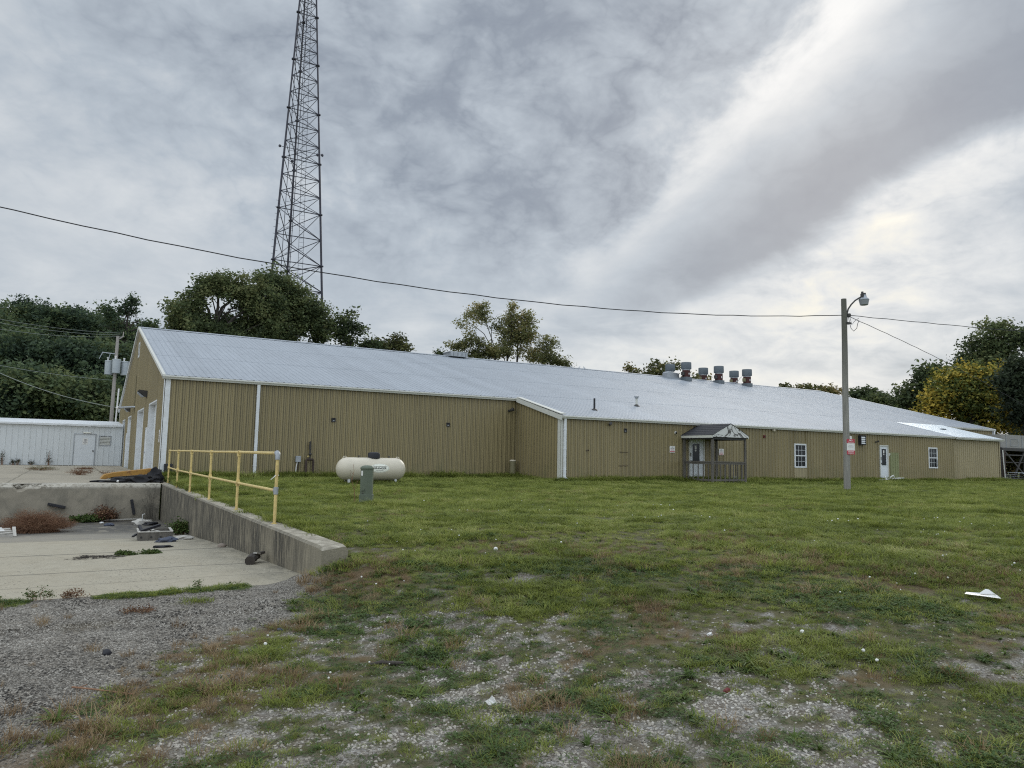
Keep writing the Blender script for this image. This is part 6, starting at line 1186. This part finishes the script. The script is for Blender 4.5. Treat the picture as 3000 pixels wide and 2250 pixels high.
def dens_scatter(name, lab, srcs, rho, d0, d1, a0_, a1_, pf, smin, smax, tiltv=.12, sink=0.0, chunk=None):
    n = int(rho*area(d0, d1, a0_, a1_)); x, y = wedge(n, d0, d1, a0_, a1_); p = pf(x, y)*ok_lawn(x, y); k = RNG.uniform(size=n) < p; x, y = x[k], y[k]
    return scatter(name, lab, srcs, *place(x, y, RNG.uniform(smin, smax, len(x)), tiltv, sink, 'gravel' not in name))
cl_mask = lambda x, y: sst(.47, .56, fbm(x*.8+3, y*.8, 3, 61))
dr_near = lambda x, y: np.hypot(x, y)
dens_scatter('short_grass', 'short uneven grass over the near lawn', grassA, 210, 2.2, 8.5, -14, 92, lambda x, y: grass_mask(x, y)*(1-.8*brown_mask(x, y))*(1-.65*cl_mask(x, y)*(1-sst(6, 10, dr_near(x, y))))+.09*(x > dedge(y)), .3, 1.1)
dens_scatter('short_grass', 'short uneven grass over the middle lawn', grassA, 95, 8.5, 14, -2, 92, lambda x, y: grass_mask(x, y)*(1-.6*brown_mask(x, y)), .9, 1.6)
dens_scatter('lawn_grass', 'green lawn grass reaching to the foot of the hall', grassF, 42, 14, 34, -1, 88, lambda x, y: np.ones_like(x)*.999, .75, 1.15)
dens_scatter('lawn_grass', 'green lawn grass at the far right end', grassF, 9, 34, 80, 44, 90, lambda x, y: (y < 27)*1.0, 1.0, 1.6)
dens_scatter('clover', 'dark low clover patches in the near ground', clov, 230, 2.2, 9, -14, 78, lambda x, y: sst(.3, .8, grass_mask(x, y))*cl_mask(x, y)*(1-.7*brown_mask(x, y))+.045*(x > dedge(y)), .4, 1.05)
dens_scatter('broad_weeds', 'broad leaved weeds among the near grass', rosette, 30, 2.2, 14, -14, 76, lambda x, y: sst(.05, .5, grass_mask(x, y))*sst(.42, .6, fbm(x*1.3, y*1.3, 2, 77)), .3, .85)
dens_scatter('dry_grass', 'brown dry grass patches in the near ground', dryT, 120, 2.2, 10, -14, 78, lambda x, y: brown_mask(x, y)*.8*sst(-.7, .1, x-dedge(y))+.02, .4, 1.05)
dens_scatter('straw_grass', 'yellowed grass patches over the middle lawn', dryT, 26, 9, 24, -2, 72, lambda x, y: sst(.56, .68, fbm(x*.5, y*.9, 4, 131))*.8, .5, 1.0)
dens_scatter('limestone_gravel', 'loose pale limestone gravel in the foreground', limes, 1500, 2.2, 7.5, -14, 78, lambda x, y: (1-grass_mask(x, y)*.9)*sst(-.3, .5, x-dedge(y))*(1-sst(5, 7.5, np.hypot(x, y))*.7)*(1-.6*brown_mask(x, y)), .004, .0150, .4, -.001)
dens_scatter('asphalt_gravel', 'dark and light chippings of the drive', chips, 1900, 2.4, 8.6, -16, 40, lambda x, y: (1-sst(-.3, .5, x-dedge(y)))*(1-.6*sst(5.5, 8.6, np.hypot(x, y)))*(y < 8.55), .005, .0135, .45, -.001)
dens_scatter('clover_flowers', 'white clover flowers dotted over the lawn', flw, 2.2, 3, 18, -5, 74, lambda x, y: grass_mask(x, y)*sst(.5, .62, fbm(x*.7, y*.7, 2, 99)), .8, 1.4)
# taller fringe at the walls and round the poles
fr_x = np.concatenate([RNG.uniform(2.95, 17.6, 1500), RNG.uniform(17.5, 52.2, 3800), np.full(420, 17.35)+RNG.uniform(-.25, .15, 420), RNG.uniform(2.86, 3.1, 500)])
fr_y = np.concatenate([YW-.06-np.abs(RNG.normal(size=1500))*.28, YB-.06-np.abs(RNG.normal(size=3800))*.25, RNG.uniform(26.0, 29.5, 420), RNG.uniform(9.8, 26, 500)])
scatter('wall_fringe_grass', 'longer grass left along the foot of the walls', grassF, *place(fr_x, fr_y, RNG.uniform(.7, 2.0, len(fr_x))*np.concatenate([np.full(1500, 1.6), np.full(3800, 1.35), np.full(420, 1.1), np.full(500, .8)]), .1))
rx_ = np.concatenate([LP[0]+RNG.normal(size=50)*.25, 5.42+RNG.normal(size=45)*.25]); ry_ = np.concatenate([LP[1]+RNG.normal(size=50)*.25, 15.25+RNG.normal(size=45)*.22])
scatter('pole_grass', 'longer grass round the foot of the pole and pedestal', grassF, *place(rx_, ry_, RNG.uniform(.9, 1.5, 95), .1))
# weeds along the lower edge of the ramp
ex_ = np.concatenate([RNG.uniform(-1.1, -.25, 260), RNG.uniform(.28, 1.05, 420), RNG.uniform(1.15, 1.75, 260)]); ey_ = 8.52+RNG.normal(size=len(ex_))*.09+.04*ex_
scatter('ramp_edge_weeds', 'green weeds growing along the lower edge of the concrete ramp', clov+grassA, *place(ex_, ey_, RNG.uniform(.35, .8, len(ex_)), .15))
for i_, (x_, y_, w_3, h_3, lf, lb) in enumerate(((-.18, 8.6, .2, .16, GL, 'green weed at the ramp edge, second from the left'), (.12, 8.62, .18, .12, BL, 'dry stalks at the ramp edge between the green weeds'), (1.0, 8.66, .2, .18, GL, 'grassy weed at the right end of the long green strip on the ramp edge'), (1.28, 8.7, .16, .28, GL, 'upright weed on the ramp edge near the retaining wall'), (1.6, 8.75, .25, .22, GL, 'spindly weed at the ramp edge just left of the wall end'), (.62, 7.7, .22, .05, BL, 'low dry weed on the gravel drive'), (-.6, 8.55, .25, .16, GL, 'green leafy weed at the ramp edge, leftmost'))):
    twiggy('edge_weed', lb, (x_, y_, float(gz(x_, y_))), w_3*.7, h_3*.7, 26, 60+i_, 'stick', leaf=(lf, .010, 4, .016), r_=.0012)
for i_, (x_, lb) in enumerate(((.35, 'small green tuft in the ramp joint, right of the dark crack'), (.05, 'low green tuft in the ramp joint at the dark crack'))):
    P_ = gp((365, 435)[i_], (1626, 1622)[i_], sz); twiggy('joint_weed', lb, P_, .17, .04, 30, 80+i_, 'stick', leaf=(GL, .02, 8, .025), r_=.001)
P_ = gp(280, 1634, sz); twiggy('joint_debris', 'dark dead twigs lying along the ramp joint', P_, .45, .025, 50, 90, 'bark', cat='twigs', r_=.004)
SC.cycles.use_adaptive_sampling = True
print('objects', len(SC.objects))
